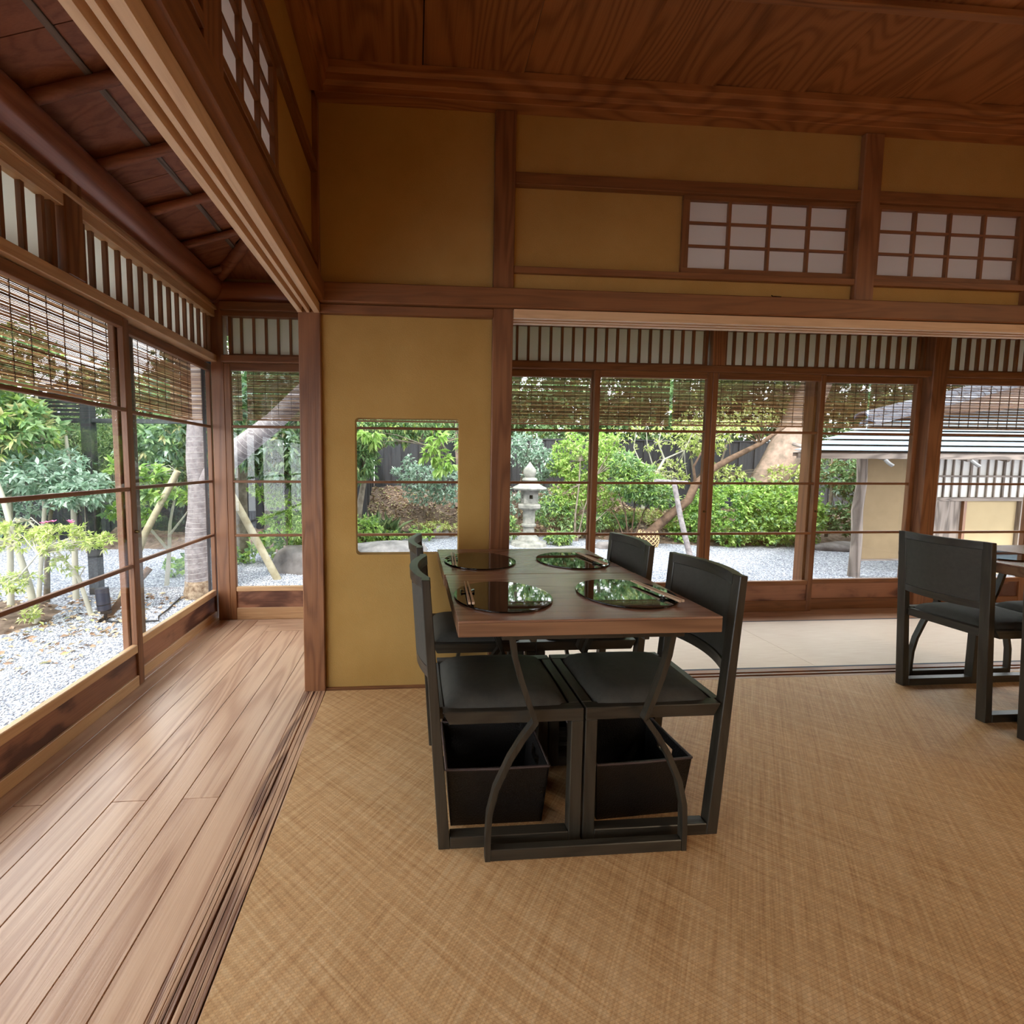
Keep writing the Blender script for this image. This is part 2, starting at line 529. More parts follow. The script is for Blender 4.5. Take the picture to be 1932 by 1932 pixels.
track('grooved threshold between the woven mat and the pale tatami', 0.474, 6.2, 2.030, 2.132, 'x', wood('edge', 'x'),
      [(0.024, 0.040), (0.054, 0.070)])

# ---- posts
def post(label, x0, x1, y0, y1, z0, z1, mat=None, bevel=0.004):
    t = MB().box(x0, x1, y0, y1, z0, z1).build(nm('trim'), mat or wood('post', 'z'), None, bevel)
    return tag(t, label, 'post', None, F)
post('square wooden corner post between the corridor and the ochre wall', -0.536, -0.434, 2.035, 2.140, -0.02, 2.85)
post('square wooden post right of the ochre wall with the small window', 0.372, 0.470, 2.035, 2.140, -0.02, 2.745)
post('short post between the two paper lattice windows over the opening', 2.200, 2.300, 2.035, 2.140, 1.90, 2.745)
post('short post right of the second paper lattice window', 3.14, 3.24, 2.035, 2.140, 1.90, 2.745)
post('far right wall post', 5.10, 5.20, 2.035, 2.140, -0.02, 2.745)
post('slender post rising beside the left paper lattice window', -0.536, -0.438, 0.985, 1.070, 1.93, 2.85)
post('corner post where the two rows of glass doors meet', -1.388, -1.302, 3.032, 3.10, -0.02, 2.20)
post('thick square post between the far glass doors on the right', 3.895, 4.015, 2.975, 3.10, -0.02, 2.16)
post('post at the near end of the corridor threshold', -0.536, -0.434, -3.2, -3.1, -0.02, 2.85)

# ---- back wall plaster, with the small rounded window cut through
def rounded_opening_wall(name, mat, x0, x1, y0, y1, z0, z1, ox0, ox1, oz0, oz1, r):
    out = [(x0, z0), (x1, z0), (x1, z1), (x0, z1)]
    inn = []
    for cx, cz, a0 in ((ox1 - r, oz1 - r, 0), (ox0 + r, oz1 - r, 90), (ox0 + r, oz0 + r, 180), (ox1 - r, oz0 + r, 270)):
        for k in range(5):
            t = R(a0 + 22.5 * k)
            inn.append((cx + r * math.cos(t), cz + r * math.sin(t)))
    m = MB(); n = len(inn)
    # outer ring points opposite to each inner point, walking the rectangle
    ring = []
    for (px, pz), q in zip(inn, range(n)):
        side = q // 5; k = q % 5
        corner = [(x1, z1), (x0, z1), (x0, z0), (x1, z0)][side]
        if side == 0: p = (x1, pz) if k < 2 else (corner if k == 2 else (px, z1))
        elif side == 1: p = (px, z1) if k < 2 else (corner if k == 2 else (x0, pz))
        elif side == 2: p = (x0, pz) if k < 2 else (corner if k == 2 else (px, z0))
        else: p = (px, z0) if k < 2 else (corner if k == 2 else (x1, pz))
        ring.append(p)
    for y in (y0, y1):
        m.v += [(p[0], y, p[1]) for p in inn] + [(p[0], y, p[1]) for p in ring]
    for i in range(n):
        j = (i + 1) % n
        m.f.append((i, j, n + j, n + i))
        m.f.append((2 * n + i, 3 * n + i, 3 * n + j, 2 * n + j))
        m.f.append((i, 2 * n + i, 2 * n + j, j))
        m.f.append((n + i, n + j, 3 * n + j, 3 * n + i))
    return m
wb = empty('wall_back', (0, 0, 0), 0, 'ochre plaster wall facing the camera, with a small rounded window opening', 'wall', None, F)
rounded_opening_wall('plaster', M_plaster, -0.434, 0.372, 2.058, 2.118, 0.0, 1.86, -0.283, 0.220, 0.674, 1.338, 0.018).build('plaster_panel', M_plaster, wb)
box('plaster_panel', M_plaster, wb, -0.434, 0.372, 2.058, 2.118, 1.90, 2.80)
box('plaster_panel', M_plaster, wb, 0.470, 2.200, 2.060, 2.118, 2.470, 2.80)
box('plaster_panel', M_plaster, wb, 0.470, 1.302, 2.072, 2.110, 2.05, 2.44)
box('plaster_panel', M_plaster, wb, 0.470, 2.200, 2.060, 2.118, 1.90, 2.040)
box('plaster_panel', M_plaster, wb, 2.300, 3.140, 2.060, 2.118, 2.470, 2.80)
box('plaster_panel', M_plaster, wb, 2.300, 3.140, 2.060, 2.118, 1.90, 2.040)
box('plaster_panel', M_plaster, wb, 3.240, 5.100, 2.060, 2.118, 1.90, 2.80)
box('plaster_panel', M_plaster, wb, 5.20, 6.30, 2.060, 2.118, 0.0, 2.80)
# thin seat of the wall
tag(box(nm('trim'), wood('frame', 'x'), None, -0.434, 0.372, 2.046, 2.060, -0.01, 0.008), 'thin wooden strip at the foot of the ochre wall', 'skirting', None, F)

# rails on the back wall
def rail(label, x0, x1, y0, y1, z0, z1, mat=None, bevel=0.002):
    t = MB().box(x0, x1, y0, y1, z0, z1).build(nm('trim'), mat or wood('frame', 'x'), None, bevel)
    return tag(t, label, 'rail', None, F)
rail('long wall rail above the opening in the back wall', -0.434, 5.1, 2.008, 2.050, 1.855, 1.945, None, 0.005)
def kamoi_x(label, x0, x1, y0, y1):
    z0, z1 = 1.812, 1.852
    g = [(0.020, 0.040), (0.056, 0.074)]
    prof = [(y0, z1), (y0, z0)]
    for a, b in g: prof += [(y0 + a, z0), (y0 + a, z0 + 0.030), (y0 + b, z0 + 0.030), (y0 + b, z0)]
    prof += [(y1, z0), (y1, z1)]
    t = MB().prism(prof, x0, x1, 'x').build(nm('trim'), wood('pale', 'x'), None)
    return tag(t, label, 'lintel', None, F)
kamoi_x('grooved lintel of the wide opening to the far corridor', 0.470, 5.1, 2.022, 2.122)
rail('plain lintel over the ochre wall', -0.434, 0.372, 2.030, 2.122, 1.812, 1.852)
rail('upper rail over the paper lattice windows, left bay', 0.470, 2.200, 2.040, 2.115, 2.428, 2.482)
rail('lower rail under the paper lattice windows, left bay', 0.470, 2.200, 2.040, 2.115, 2.028, 2.058)
rail('upper rail over the paper lattice windows, right bay', 2.300, 3.14, 2.040, 2.115, 2.428, 2.482)
rail('lower rail under the paper lattice windows, right bay', 2.300, 3.14, 2.040, 2.115, 2.028, 2.058)
# cornice
def cornice(label, poly, a0, a1, axis):
    t = MB().prism(poly, a0, a1, axis).build(nm('trim'), wood('ceiling', axis), None, 0.002)
    return tag(t, label, 'cornice', None, F)
cornice('dark wooden cornice along the top of the back wall', [(2.06, 2.745), (2.000, 2.745), (2.000, 2.775), (1.985, 2.782), (1.985, 2.815), (1.970, 2.822), (1.970, 2.856), (2.06, 2.856)], -0.44, 6.3, 'x')
cornice('dark wooden cornice along the top of the left wall', [(-0.46, 2.745), (-0.400, 2.745), (-0.400, 2.775), (-0.385, 2.782), (-0.385, 2.815), (-0.370, 2.822), (-0.370, 2.856), (-0.46, 2.856)], -3.2, 2.0, 'y')

# ---- left wall over the lintel
wl = empty('wall_left', (0, 0, 0), 0, 'ochre plaster over the long lintel on the left side of the room', 'wall', None, F)
box('plaster_panel', M_plaster, wl, -0.515, -0.460, 1.070, 2.035, 2.470, 2.86)
box('plaster_panel', M_plaster, wl, -0.505, -0.468, 1.560, 2.035, 2.05, 2.44)
box('plaster_panel', M_plaster, wl, -0.515, -0.460, 1.070, 2.035, 1.90, 2.040)
box('plaster_panel', M_plaster, wl, -0.515, -0.460, -3.2, 0.985, 2.470, 2.86)
box('plaster_panel', M_plaster, wl, -0.515, -0.460, -3.2, 0.985, 1.90, 2.040)
box('plaster_panel', M_plaster, wl, -0.515, -0.460, -3.2, -0.10, 2.05, 2.44)
def rail_y(label, x0, x1, y0, y1, z0, z1, mat=None, bevel=0.002):
    t = MB().box(x0, x1, y0, y1, z0, z1).build(nm('trim'), mat or wood('frame', 'y'), None, bevel)
    return tag(t, label, 'rail', None, F)
rail_y('long wall rail above the left lintel', -0.448, -0.408, -3.2, 2.007, 1.857, 1.945, None, 0.005)
z0, z1 = 1.812, 1.855
prof = [(-0.536, z1), (-0.536, z0)]
for a, b in ((0.021, 0.041), (0.055, 0.074)):
    prof += [(-0.536 + a, z0), (-0.536 + a, z0 + 0.030), (-0.536 + b, z0 + 0.030), (-0.536 + b, z0)]
prof += [(-0.436, z0), (-0.436, z1)]
tag(MB().prism(prof, -3.2, 2.034, 'y').build(nm('trim'), wood('pale', 'y'), None), 'pale grooved lintel running along the left side of the room', 'lintel', None, F)
rail_y('upper rail on the left wall, far bay', -0.51, -0.440, 1.070, 2.034, 2.428, 2.470)
rail_y('lower rail on the left wall, far bay', -0.51, -0.440, 1.070, 2.034, 2.028, 2.058)
rail_y('upper rail on the left wall, near bay', -0.51, -0.440, -3.2, 0.985, 2.428, 2.470)
rail_y('lower rail on the left wall, near bay', -0.51, -0.440, -3.2, 0.985, 2.028, 2.058)
# corridor-side face of the left wall above the lintel
box('plaster_panel', M_plaster, wl, -0.528, -0.516, -3.2, 2.035, 2.47, 2.80)

# ---- paper lattice windows
def shoji(label, L, H, nv, hz, loc, rz):
    """L wide, local x along, thickness toward +y; z from loc z"""
    w = empty(nm('window'), loc, rz, label, 'window', None, F)
    fm = wood('frame', 'x'); fz = wood('frame', 'z')
    fr = 0.034
    box('rail', fm, w, 0, L, 0.0, 0.024, 0, fr - 0.004, 0.0015)
    box('rail', fm, w, 0, L, 0.0, 0.024, H - 0.022, H, 0.0015)
    box('stile', fz, w, 0, fr, 0.0, 0.024, fr - 0.004, H - 0.022, 0.0015)
    box('stile', fz, w, L - fr, L, 0.0, 0.024, fr - 0.004, H - 0.022, 0.0015)
    iw = L - 2 * fr
    for i in range(nv):
        x = fr + iw * (i + 1) / (nv + 1)
        box('lattice_bar', fz, w, x - 0.0065, x + 0.0065, 0.003, 0.018, fr - 0.004, H - 0.022)
    for z in hz:
        box('lattice_bar', fm, w, fr, L - fr, 0.004, 0.017, z - 0.005, z + 0.005)
    zs = [fr - 0.004] + list(hz) + [H - 0.022]
    for i in range(nv + 1):
        for k in range(len(zs) - 1):
            xa = fr + iw * i / (nv + 1); xb = fr + iw * (i + 1) / (nv + 1)
            box('paper_pane', M_paper, w, xa, xb, 0.0182, 0.0190, zs[k], zs[k + 1])
    return w
H = 2.428 - 2.058
shoji('paper lattice window left of the short post, over the table', 0.898, H, 3, (0.137, 0.246), (1.302, 2.058, 2.058), 0)
shoji('paper lattice window right of the short post, at the frame edge', 0.838, H, 3, (0.137, 0.246), (2.302, 2.058, 2.058), 0)
shoji('paper lattice window high on the left wall, beyond its slender post', 0.455, H, 2, (0.137, 0.246), (-0.458, 1.08, 2.058), R(90))
shoji('paper lattice window high on the left wall, nearer than its slender post', 0.90, H, 3, (0.137, 0.246), (-0.458, 0.07, 2.058), R(90))

# ---- ceiling of the room
ce = empty('ceiling', (0, 0, 0), 0, 'dark ceiling of wide grained boards over the dining room', 'ceiling', None, F)
xj = [-0.46, 0.032, 0.482, 0.940, 1.372, 1.800, 2.250, 2.70, 3.15, 3.60, 4.05, 4.50, 4.95, 5.40, 5.85, 6.3]
for a, b in zip(xj[:-1], xj[1:]):
    m = MB().hexa([(a + 0.006, -3.2, 2.863), (b, -3.2, 2.849), (b, 2.06, 2.849), (a + 0.006, 2.06, 2.863),
                   (a + 0.006, -3.2, 2.871), (b, -3.2, 2.857), (b, 2.06, 2.857), (a + 0.006, 2.06, 2.871)])
    m.build('ceiling_board', wood('ceiling', 'y'), ce)
for y in (1.585, 1.13, 0.68, 0.23, -0.22, -0.67, -1.12, -1.57, -2.02, -2.47, -2.92):
    box('ceiling_rod', wood('edge', 'x'), ce, -0.37, 6.3, y - 0.014, y + 0.014, 2.818, 2.847, 0.003)

# ---- corridor ceiling on the left: sloping boards, round rafters
ce2 = empty('ceiling', (0, 0, 0), 0, 'reddish sloping board ceiling of the corridor with round rafters', 'ceiling', None, F)
def zc(x): return 2.40 + (x + 1.36) * 0.30
ys = [-3.2 + 0.333 * k for k in range(21)]
def yhip(x): return 2.28 + (-0.52 - x) * 0.95
for a in [1.654 + 0.3315 * k for k in range(-14, 5)]:
    xe = -0.535 if a < 2.28 else -0.52 - (a - 2.28) / 0.95
    MB().tube([(-1.45, a, zc(-1.45) - 0.028), (xe, a, zc(xe) - 0.028)], [0.023, 0.019], 10).build('rafter', wood('eave', 'x'), ce2, smooth=40)
xs = [-1.50, -1.13, -0.80, -0.52]
for xa, xb in zip(xs[:-1], xs[1:]):
    for ya in [1.49 + 0.663 * k for k in range(-7, 3)]:
        xc = xb + (0.02 if xb < -0.6 else 0)
        ya_a = ya_b = ya
        yb_a = min(ya + 0.660, yhip(xa)); yb_b = min(ya + 0.660, yhip(xc))
        if yb_b <= ya: yb_b = ya + 0.002
        if yb_a <= ya + 0.01: continue
        MB().hexa([(xa, ya, zc(xa)), (xc, ya, zc(xc)), (xc, yb_b, zc(xc)), (xa, yb_a, zc(xa)),
                   (xa, ya, zc(xa) + 0.008), (xc, ya, zc(xc) + 0.008), (xc, yb_b, zc(xc) + 0.008), (xa, yb_a, zc(xa) + 0.008)]).build('ceiling_board', wood('eave', 'x'), ce2)
def zf(y): return 2.66 - (y - 2.25) * 0.30
for xa, xb in ((-1.40, -1.10), (-1.10, -0.80), (-0.80, -0.50)):
    p = [(xa, yhip(xa)), (xb, yhip(xb)), (xb, 3.25), (xa, 3.25)]
    MB().hexa([(x, y, zf(y) + 0.002) for x, y in p] + [(x, y, zf(y) + 0.010) for x, y in p]).build('ceiling_board', wood('eave', 'y'), ce2)
for x in (-1.13, -0.80):
    MB().hexa([(x - 0.012, -3.2, zc(x) - 0.010), (x + 0.012, -3.2, zc(x) - 0.006), (x + 0.012, yhip(x) - 0.02, zc(x) - 0.006), (x - 0.012, yhip(x) - 0.02, zc(x) - 0.010),
               (x - 0.012, -3.2, zc(x)), (x + 0.012, -3.2, zc(x)), (x + 0.012, yhip(x) - 0.02, zc(x)), (x - 0.012, yhip(x) - 0.02, zc(x))]).build('batten', wood('old', 'y'), ce2)
# hip rafter at the corner
MB().tube([(-1.40, 3.14, 2.36), (-0.5, 2.24, 2.63)], 0.035, 10).build('hip_rafter', wood('eave', 'x'), ce2, smooth=40)
# corridor ceiling over the far corridor
ce3 = empty('ceiling', (0, 0, 0), 0, 'board ceiling of the far corridor', 'ceiling', None, F)
for k in range(16):
    xa = -0.52 + 0.43 * k
    MB().hexa([(xa, 2.12, 2.66), (xa + 0.428, 2.12, 2.66), (xa + 0.428, 3.25, 2.34), (xa, 3.25, 2.34),
               (xa, 2.12, 2.668), (xa + 0.428, 2.12, 2.668), (xa + 0.428, 3.25, 2.348), (xa, 3.25, 2.348)]).build('ceiling_board', wood('eave', 'y'), ce3)

# ---- log beams, fascia, lintels of the glass fronts
t = MB().tube([(-1.385, -3.2, 2.300), (-1.385, 0.0, 2.305), (-1.385, 1.6, 2.306), (-1.385, 3.14, 2.30)], [0.096, 0.093, 0.092, 0.088], 20).build(nm('trim'), wood('log', 'y'), None, smooth=60)
tag(t, 'smooth round log beam over the left glass doors', 'beam', None, F)
t = MB().tube([(-1.43, 3.115, 2.276), (0.5, 3.115, 2.28), (6.2, 3.115, 2.28)], 0.09, 20).build(nm('trim'), wood('log', 'x'), None, smooth=60)
tag(t, 'smooth round log beam over the far glass doors', 'beam', None, F)
# plaster strip over the log beams
tag(box(nm('trim'), M_cream, None, -1.46, -1.41, -3.2, 3.16, 2.37, 2.47), 'pale plaster strip over the left log beam', 'plaster', None, F)
tag(box(nm('trim'), M_cream, None, -1.46, 6.2, 3.13, 3.17, 2.36, 2.47), 'pale plaster strip over the far log beam', 'plaster', None, F)

rail_y('pale lintel over the left glass doors', -1.445, -1.345, -3.2, 3.03, 1.805, 1.852, wood('light', 'y'), 0.003)
rail('lintel over the far glass doors', -1.30, 6.2, 2.985, 3.085, 1.800, 1.846, wood('frame', 'x'), 0.003)
rail_y('pale ledge under the left log beam', -1.425, -1.335, -3.2, 3.03, 2.150, 2.172, wood('light', 'y'))
rail_y('pale head rail over the left slatted transom', -1.415, -1.350, -3.2, 3.03, 2.104, 2.150, wood('light', 'y'))
rail_y('narrow fascia board under the left log beam', -1.43, -1.375, -3.2, 3.03, 2.172, 2.225, wood('light', 'y'))
rail('head rail over the far slatted transom', -1.30, 6.2, 3.01, 3.08, 2.108, 2.142, wood('frame', 'x'))
rail('narrow board under the far log beam', -1.30, 6.2, 2.985, 3.08, 2.142, 2.195, wood('frame', 'x'))
post('short square post standing in the left slatted transom', -1.43, -1.345, 1.795, 1.885, 1.852, 2.235, wood('edge', 'z'))
post('short square post standing in the left slatted transom, nearer', -1.43, -1.345, -0.03, 0.065, 1.852, 2.235, wood('edge', 'z'))
post('short square post standing in the far slatted transom', 2.165, 2.262, 2.990, 3.09, 1.846, 2.142, wood('edge', 'z'))

# ---- slatted transoms over the doors
def transom(label, L, loc, rz, first=0.060, pitch=0.0822, z0=0.0, z1=0.245):
    w = empty(nm('window'), loc, rz, label, 'transom', None, F)
    fm = wood('frame', 'x'); fz = wood('frame', 'z')
    box('bottom_rail', fm, w, 0, L, 0.0, 0.030, -0.016, 0.0, 0.001)
    box('stile', fz, w, 0, 0.020, 0.0, 0.030, 0, z1)
    box('stile', fz, w, L - 0.020, L, 0.0, 0.030, 0, z1)
    me = MB().box(-0.0075, 0.0075, 0.008, 0.027, 0, z1).mesh('slat', fz)
    x = first
    while x < L - 0.03:
        share('slat', me, w, (x, 0, 0))
        x += pitch
    box('paper_backing', M_frost, w, 0.015, L - 0.015, 0.028, 0.030, 0, z1)
    return w
ZT = 1.862
transom('slatted transom over the side glass door beside the corner', 1.10, (-1.262, 3.025, ZT), 0, 0.082)
transom('slatted transom in the first bay of the far wall, left of its short post', 2.21, (-0.06, 3.025, ZT), 0, 0.052)
transom('slatted transom in the second bay of the far wall, left of the thick post', 1.61, (2.277, 3.025, ZT), 0, 0.085)
transom('slatted transom right of the thick post', 2.10, (4.03, 3.025, ZT), 0, 0.062)
transom('slatted transom of the left wall beyond its short post', 1.12, (-1.370, 1.905, ZT), R(90), 0.075)
transom('slatted transom of the left wall nearer than its short post', 1.70, (-1.370, 0.078, ZT), R(90), 0.095)
transom('slatted transom of the left wall beside the camera', 3.0, (-1.370, -3.05, ZT), R(90), 0.095)

# ---- sliding glass doors
def glass_door(label, L, loc, rz, zb, top=1.800, lock=False):
    """zb = (bottom rail top, panel top, glass bottom). local x along, front face at y=-0.015"""
    d = empty(nm('door'), loc, rz, label, 'glass door', None, F)
    fx = wood('frame', 'x'); fz = wood('frame', 'z')
    sw = 0.042; t0, t1 = -0.015, 0.015
    box('stile', fz, d, 0, sw, t0, t1, 0, top, 0.003)
    st2 = box('stile', fz, d, L - sw, L, t0, t1, 0, top, 0.003)
    box('top_rail', fx, d, sw, L - sw, t0, t1, 1.752, top, 0.002)
    low = 'light' if loc[0] < -0.9 else 'frame'
    box('bottom_rail', wood(low, 'x'), d, sw, L - sw, t0, t1, 0, zb[0], 0.002)
    box('sill_rail', wood(low, 'x'), d, sw, L - sw, t0, t1, zb[1], zb[2], 0.003)
    box('kick_panel', wood('burl', 'x'), d, sw, L - sw, -0.004, 0.004, zb[0], zb[1])
    for z in (0.607, 0.988, 1.370):
        box('glazing_bar', fx, d, sw - 0.004, L - sw + 0.004, -0.012, 0.010, z - 0.009, z + 0.009, 0.0035)
    zz = [zb[2], 0.607, 0.988, 1.370, 1.752]
    for a, b in zip(zz[:-1], zz[1:]):
        box('glass_pane', M_glass, d, sw, L - sw, 0.000, 0.0012, a + 0.004, b - 0.004)
    if lock:
        MB().tube([(L - 0.018, t0 - 0.014, 0.777), (L - 0.018, t0, 0.777)], [0.007, 0.009], 10).build('lock', M_brass, st2, smooth=40)
    return d
LB = (0.055, 0.171, 0.213)
FB = (0.085, 0.205, 0.238)
glass_door('left glass door nearest the middle of the row, in the inner track', 0.905, (-1.388, 1.275, 0), R(90), LB, lock=True)
glass_door('left glass door next to the corner, in the outer track', 0.972, (-1.425, 2.130, 0), R(90), LB)
glass_door('left glass door just beside the camera, in the outer track', 0.90, (-1.425, 0.40, 0), R(90), LB)
for k in range(3):
    glass_door('left glass door behind the camera', 0.90, (-1.39 - 0.036 * (k % 2), -0.48 - 0.87 * k, 0), R(90), LB)
glass_door('side glass door beside the corner post', 0.860, (-1.302, 3.045, 0), 0, FB)
glass_door('far glass door seen through the small rounded window', 0.925, (-0.470, 3.045, 0), 0, FB)
glass_door('far glass door behind the stone lantern view, in the outer track', 0.880, (0.450, 3.050, 0), 0, FB)
glass_door('far glass door behind the left pair of chairs, in the inner track', 0.885, (1.294, 3.012, 0), 0, FB, lock=True)
glass_door('far glass door in front of the round bush, in the inner track', 0.885, (2.182, 3.012, 0), 0, FB, lock=True)
glass_door('far glass door left of the thick post, in the outer track', 0.880, (3.012, 3.050, 0), 0, FB)
glass_door('far glass door right of the thick post', 0.880, (4.02, 3.030, 0), 0, FB)
glass_door('far glass door at the right end of the row', 0.880, (4.905, 3.050, 0), 0, FB)
# sills under the doors
rail_y('floor track under the left glass doors', -1.445, -1.387, -3.2, 3.06, -0.05, 0.002, wood('floor', 'y'))
rail('floor track under the far glass doors', -1.445, 6.2, 3.022, 3.085, -0.05, -0.001, wood('floor', 'x'))
# weatherboards below the floor, outside
rail_y('dark boarding under the left corridor floor', -1.44, -1.42, -3.2, 3.08, -0.5, -0.051, wood('dark', 'y'))
rail('dark boarding under the far corridor floor', -1.44, 6.2, 3.06, 3.08, -0.5, -0.051, wood('dark', 'x'))
# posts outside the glass
post('weathered post outside the left glass doors', -1.52, -1.455, 2.285, 2.34, -0.45, 2.25, wood('old', 'z'))
post('weathered corner post outside the glass', -1.535, -1.475, 3.20, 3.28, -0.45, 2.25, wood('dark', 'z'))
post('slim dark post outside the far glass doors', 3.16, 3.20, 3.20, 3.27, -0.45, 2.2, wood('post', 'z'))
# right side wall and roof over all
wr = empty('wall_right', (0, 0, 0), 0, 'ochre plaster wall closing the right end of the room', 'wall', None, F)
box('plaster_panel', M_plaster, wr, 6.22, 6.30, -3.2, 3.1, -0.4, 2.86)
wf = empty('wall_front', (0, 0, 0), 0, 'ochre plaster wall of the dining room behind the camera', 'wall', None, F)
box('plaster_panel', M_plaster, wf, -0.536, 6.22, -3.28, -3.2, -0.03, 2.86)
box('board_panel', wood('post', 'z'), wf, -1.46, -0.536, -3.28, -3.2, -0.5, 2.6)
rf = empty('ceiling', (0, 0, 0), 0, 'deep roof with eaves over the whole house', 'roof', None, F)
def slab(p, th, name='roof_slab'):
    q = [(x, y, z + th) for x, y, z in p]
    MB().hexa(list(p) + q).build(name, M_roofdark, rf)
slab([(-2.15, -3.6, 2.24), (-0.5, -3.6, 2.72), (-0.5, 2.3, 2.72), (-2.15, 3.95, 2.24)], 0.10)
slab([(-0.5, 2.3, 2.72), (6.6, 2.3, 2.72), (6.6, 3.95, 2.24), (-2.15, 3.95, 2.24)], 0.10)
slab([(-0.5, -3.6, 2.90), (6.6, -3.6, 2.90), (6.6, 2.3, 2.90), (-0.5, 2.3, 2.90)], 0.10)

# ================================================================== FLOOR COVERINGS
mm = MB()
nx, ny = 2, 60
# slightly wavy left edge
xsL = []
ysM = [-3.2 + 5.228 * i / ny for i in range(ny + 1)]
for i, y in enumerate(ysM):
    xsL.append(-0.431 + 0.006 * math.sin(y * 3.1) * math.sin(y * 7.7 + 1))
top = [(x, y) for x, y in zip(xsL, ysM)]
poly = top + [(6.2, 2.028), (6.2, -3.2)]
mm.prism([(p[0], p[1]) for p in poly], 0.0, 0.005, 'z')
o = mm.build('woven_mat', M_rattan, None)
tag(o, 'large tan woven cane mat covering the dining room floor', 'mat')

def tatami(x0, x1, label, group):
    t = empty('tatami_mat', (x0, 2.134, 0), 0, label, 'mat', group)
    L = x1 - x0
    box('mat_surface', M_tatami, t, 0.001, L - 0.001, 0.010, 0.672, -0.03, 0.001, 0.001)
    box('cloth_border', M_cloth, t, 0.001, L - 0.001, 0.0, 0.0125, -0.03, 0.0015)
    box('cloth_border', M_cloth, t, 0.001, L - 0.001, 0.6695, 0.682, -0.03, 0.0015)
    return t
tatami(0.474, 2.252, 'pale rush mat in the far corridor, left of the mat seam, behind the tables', None)
tatami(2.252, 4.05, 'pale rush mat in the far corridor, right of the mat seam, behind the right chair', None)
tatami(4.05, 5.95, 'pale rush mat at the right end of the far corridor', None)

# ================================================================== FURNITURE
wc_x, wc_y, wc_z = wood('chair', 'x'), wood('chair', 'y'), wood('chair', 'z')

def make_chair():
    """local: sitter faces +x, rear leg at x=0, width along y 0..0.345"""
    t = empty('dining_chair')
    Wd, D = 0.345, 0.420
    def xo(z): return -0.065 * z
    for y0 in (0.0, Wd - 0.033):
        y1 = y0 + 0.033
        MB().hexa([(xo(0), y0, 0), (0.035, y0, 0), (0.035, y1, 0), (xo(0), y1, 0),
                   (xo(.79), y0, .795), (xo(.79) + 0.024, y0, .795), (xo(.79) + 0.024, y1, .795), (xo(.79), y1, .795)]).build('rear_leg', wc_z, t, 0.002)
        box('front_leg', wc_z, t, D - 0.036, D, y0, y1, 0, 0.376, 0.002)
        box('floor_rail', wc_x, t, 0.034, D - 0.036, y0, y1, 0, 0.036, 0.002)
        MB().hexa([(0.030, y0, .376), (D, y0, .376), (D, y1, .376), (0.030, y1, .376),
                   (0.010, y0, .413), (D, y0, .413), (D, y1, .413), (0.010, y1, .413)]).build('side_rail', wc_x, t, 0.002)
    box('front_rail', wc_y, t, D - 0.032, D, 0.034, Wd - 0.034, 0.374, 0.413, 0.002)
    box('back_rail', wc_y, t, -0.012, 0.016, 0.034, Wd - 0.034, 0.374, 0.410, 0.002)
    # domed seat cushion
    m = MB()
    nx, ny = 10, 10
    x0, x1, y0, y1 = 0.014, D - 0.032, 0.012, Wd - 0.012
    for j in range(ny + 1):
        for i in range(nx + 1):
            u = i / nx * 2 - 1; v = j / ny * 2 - 1
            cu = math.copysign(abs(u) ** 0.8, u); cv = math.copysign(abs(v) ** 0.8, v)
            h = 0.406 + 0.038 * (1 - abs(u) ** 4) ** 0.5 * (1 - abs(v) ** 4) ** 0.5
            k = 1 - 0.02 * (abs(u * v))
            m.v.append(((x0 + x1) / 2 + cu * (x1 - x0) / 2 * k, (y0 + y1) / 2 + cv * (y1 - y0) / 2 * k, h))
    for j in range(ny):
        for i in range(nx):
            a = j * (nx + 1) + i
            m.f.append((a, a + 1, a + nx + 2, a + nx + 1))
    n = len(m.v)
    m.v += [(x0, y0, 0.395), (x1, y0, 0.395), (x1, y1, 0.395), (x0, y1, 0.395)]
    m.f.append((n + 3, n + 2, n + 1, n))
    edge = [i for i in range(nx + 1)]
    m.f.append(tuple([n, n + 1] + [nx - i for i in range(nx + 1)]))
    m.f.append(tuple([n + 2, n + 3] + [ny * (nx + 1) + i for i in range(nx + 1)]))
    m.f.append(tuple([n + 1, n + 2] + [(ny - j) * (nx + 1) + nx for j in range(ny + 1)]))
    m.f.append(tuple([n + 3, n] + [j * (nx + 1) for j in range(ny + 1)]))
    m.build('seat_cushion', M_fabric, t, smooth=50)
    # curved back: rails bow outwards in plan
    def arc(z, inset, th, bow=0.034, zz=0.0):
        out = []
        for k in range(13):
            v = k / 12
            b = bow * (1 - (2 * v - 1) ** 2)
            out.append((xo(z) - b + inset, 0.028 + v * (Wd - 0.056)))
        return out
    def curved(z0, z1, inset, th, name, mat, bow=0.034):
        a = arc(z0, inset, th, bow); b = arc(z1, inset, th, bow)
        sects = [[(p[0], p[1], z0), (p[0] + th, p[1], z0), (q[0] + th, q[1], z1), (q[0], q[1], z1)] for p, q in zip(a, b)]
        return MB().ribbon(sects).build(name, mat, t, smooth=35)
    curved(0.763, 0.795, 0.0, 0.026, 'top_rail', wc_y)
    curved(0.500, 0.532, 0.004, 0.024, 'lower_rail', wc_y)
    curved(0.534, 0.761, 0.004, 0.019, 'back_panel', M_fabric)
    return t

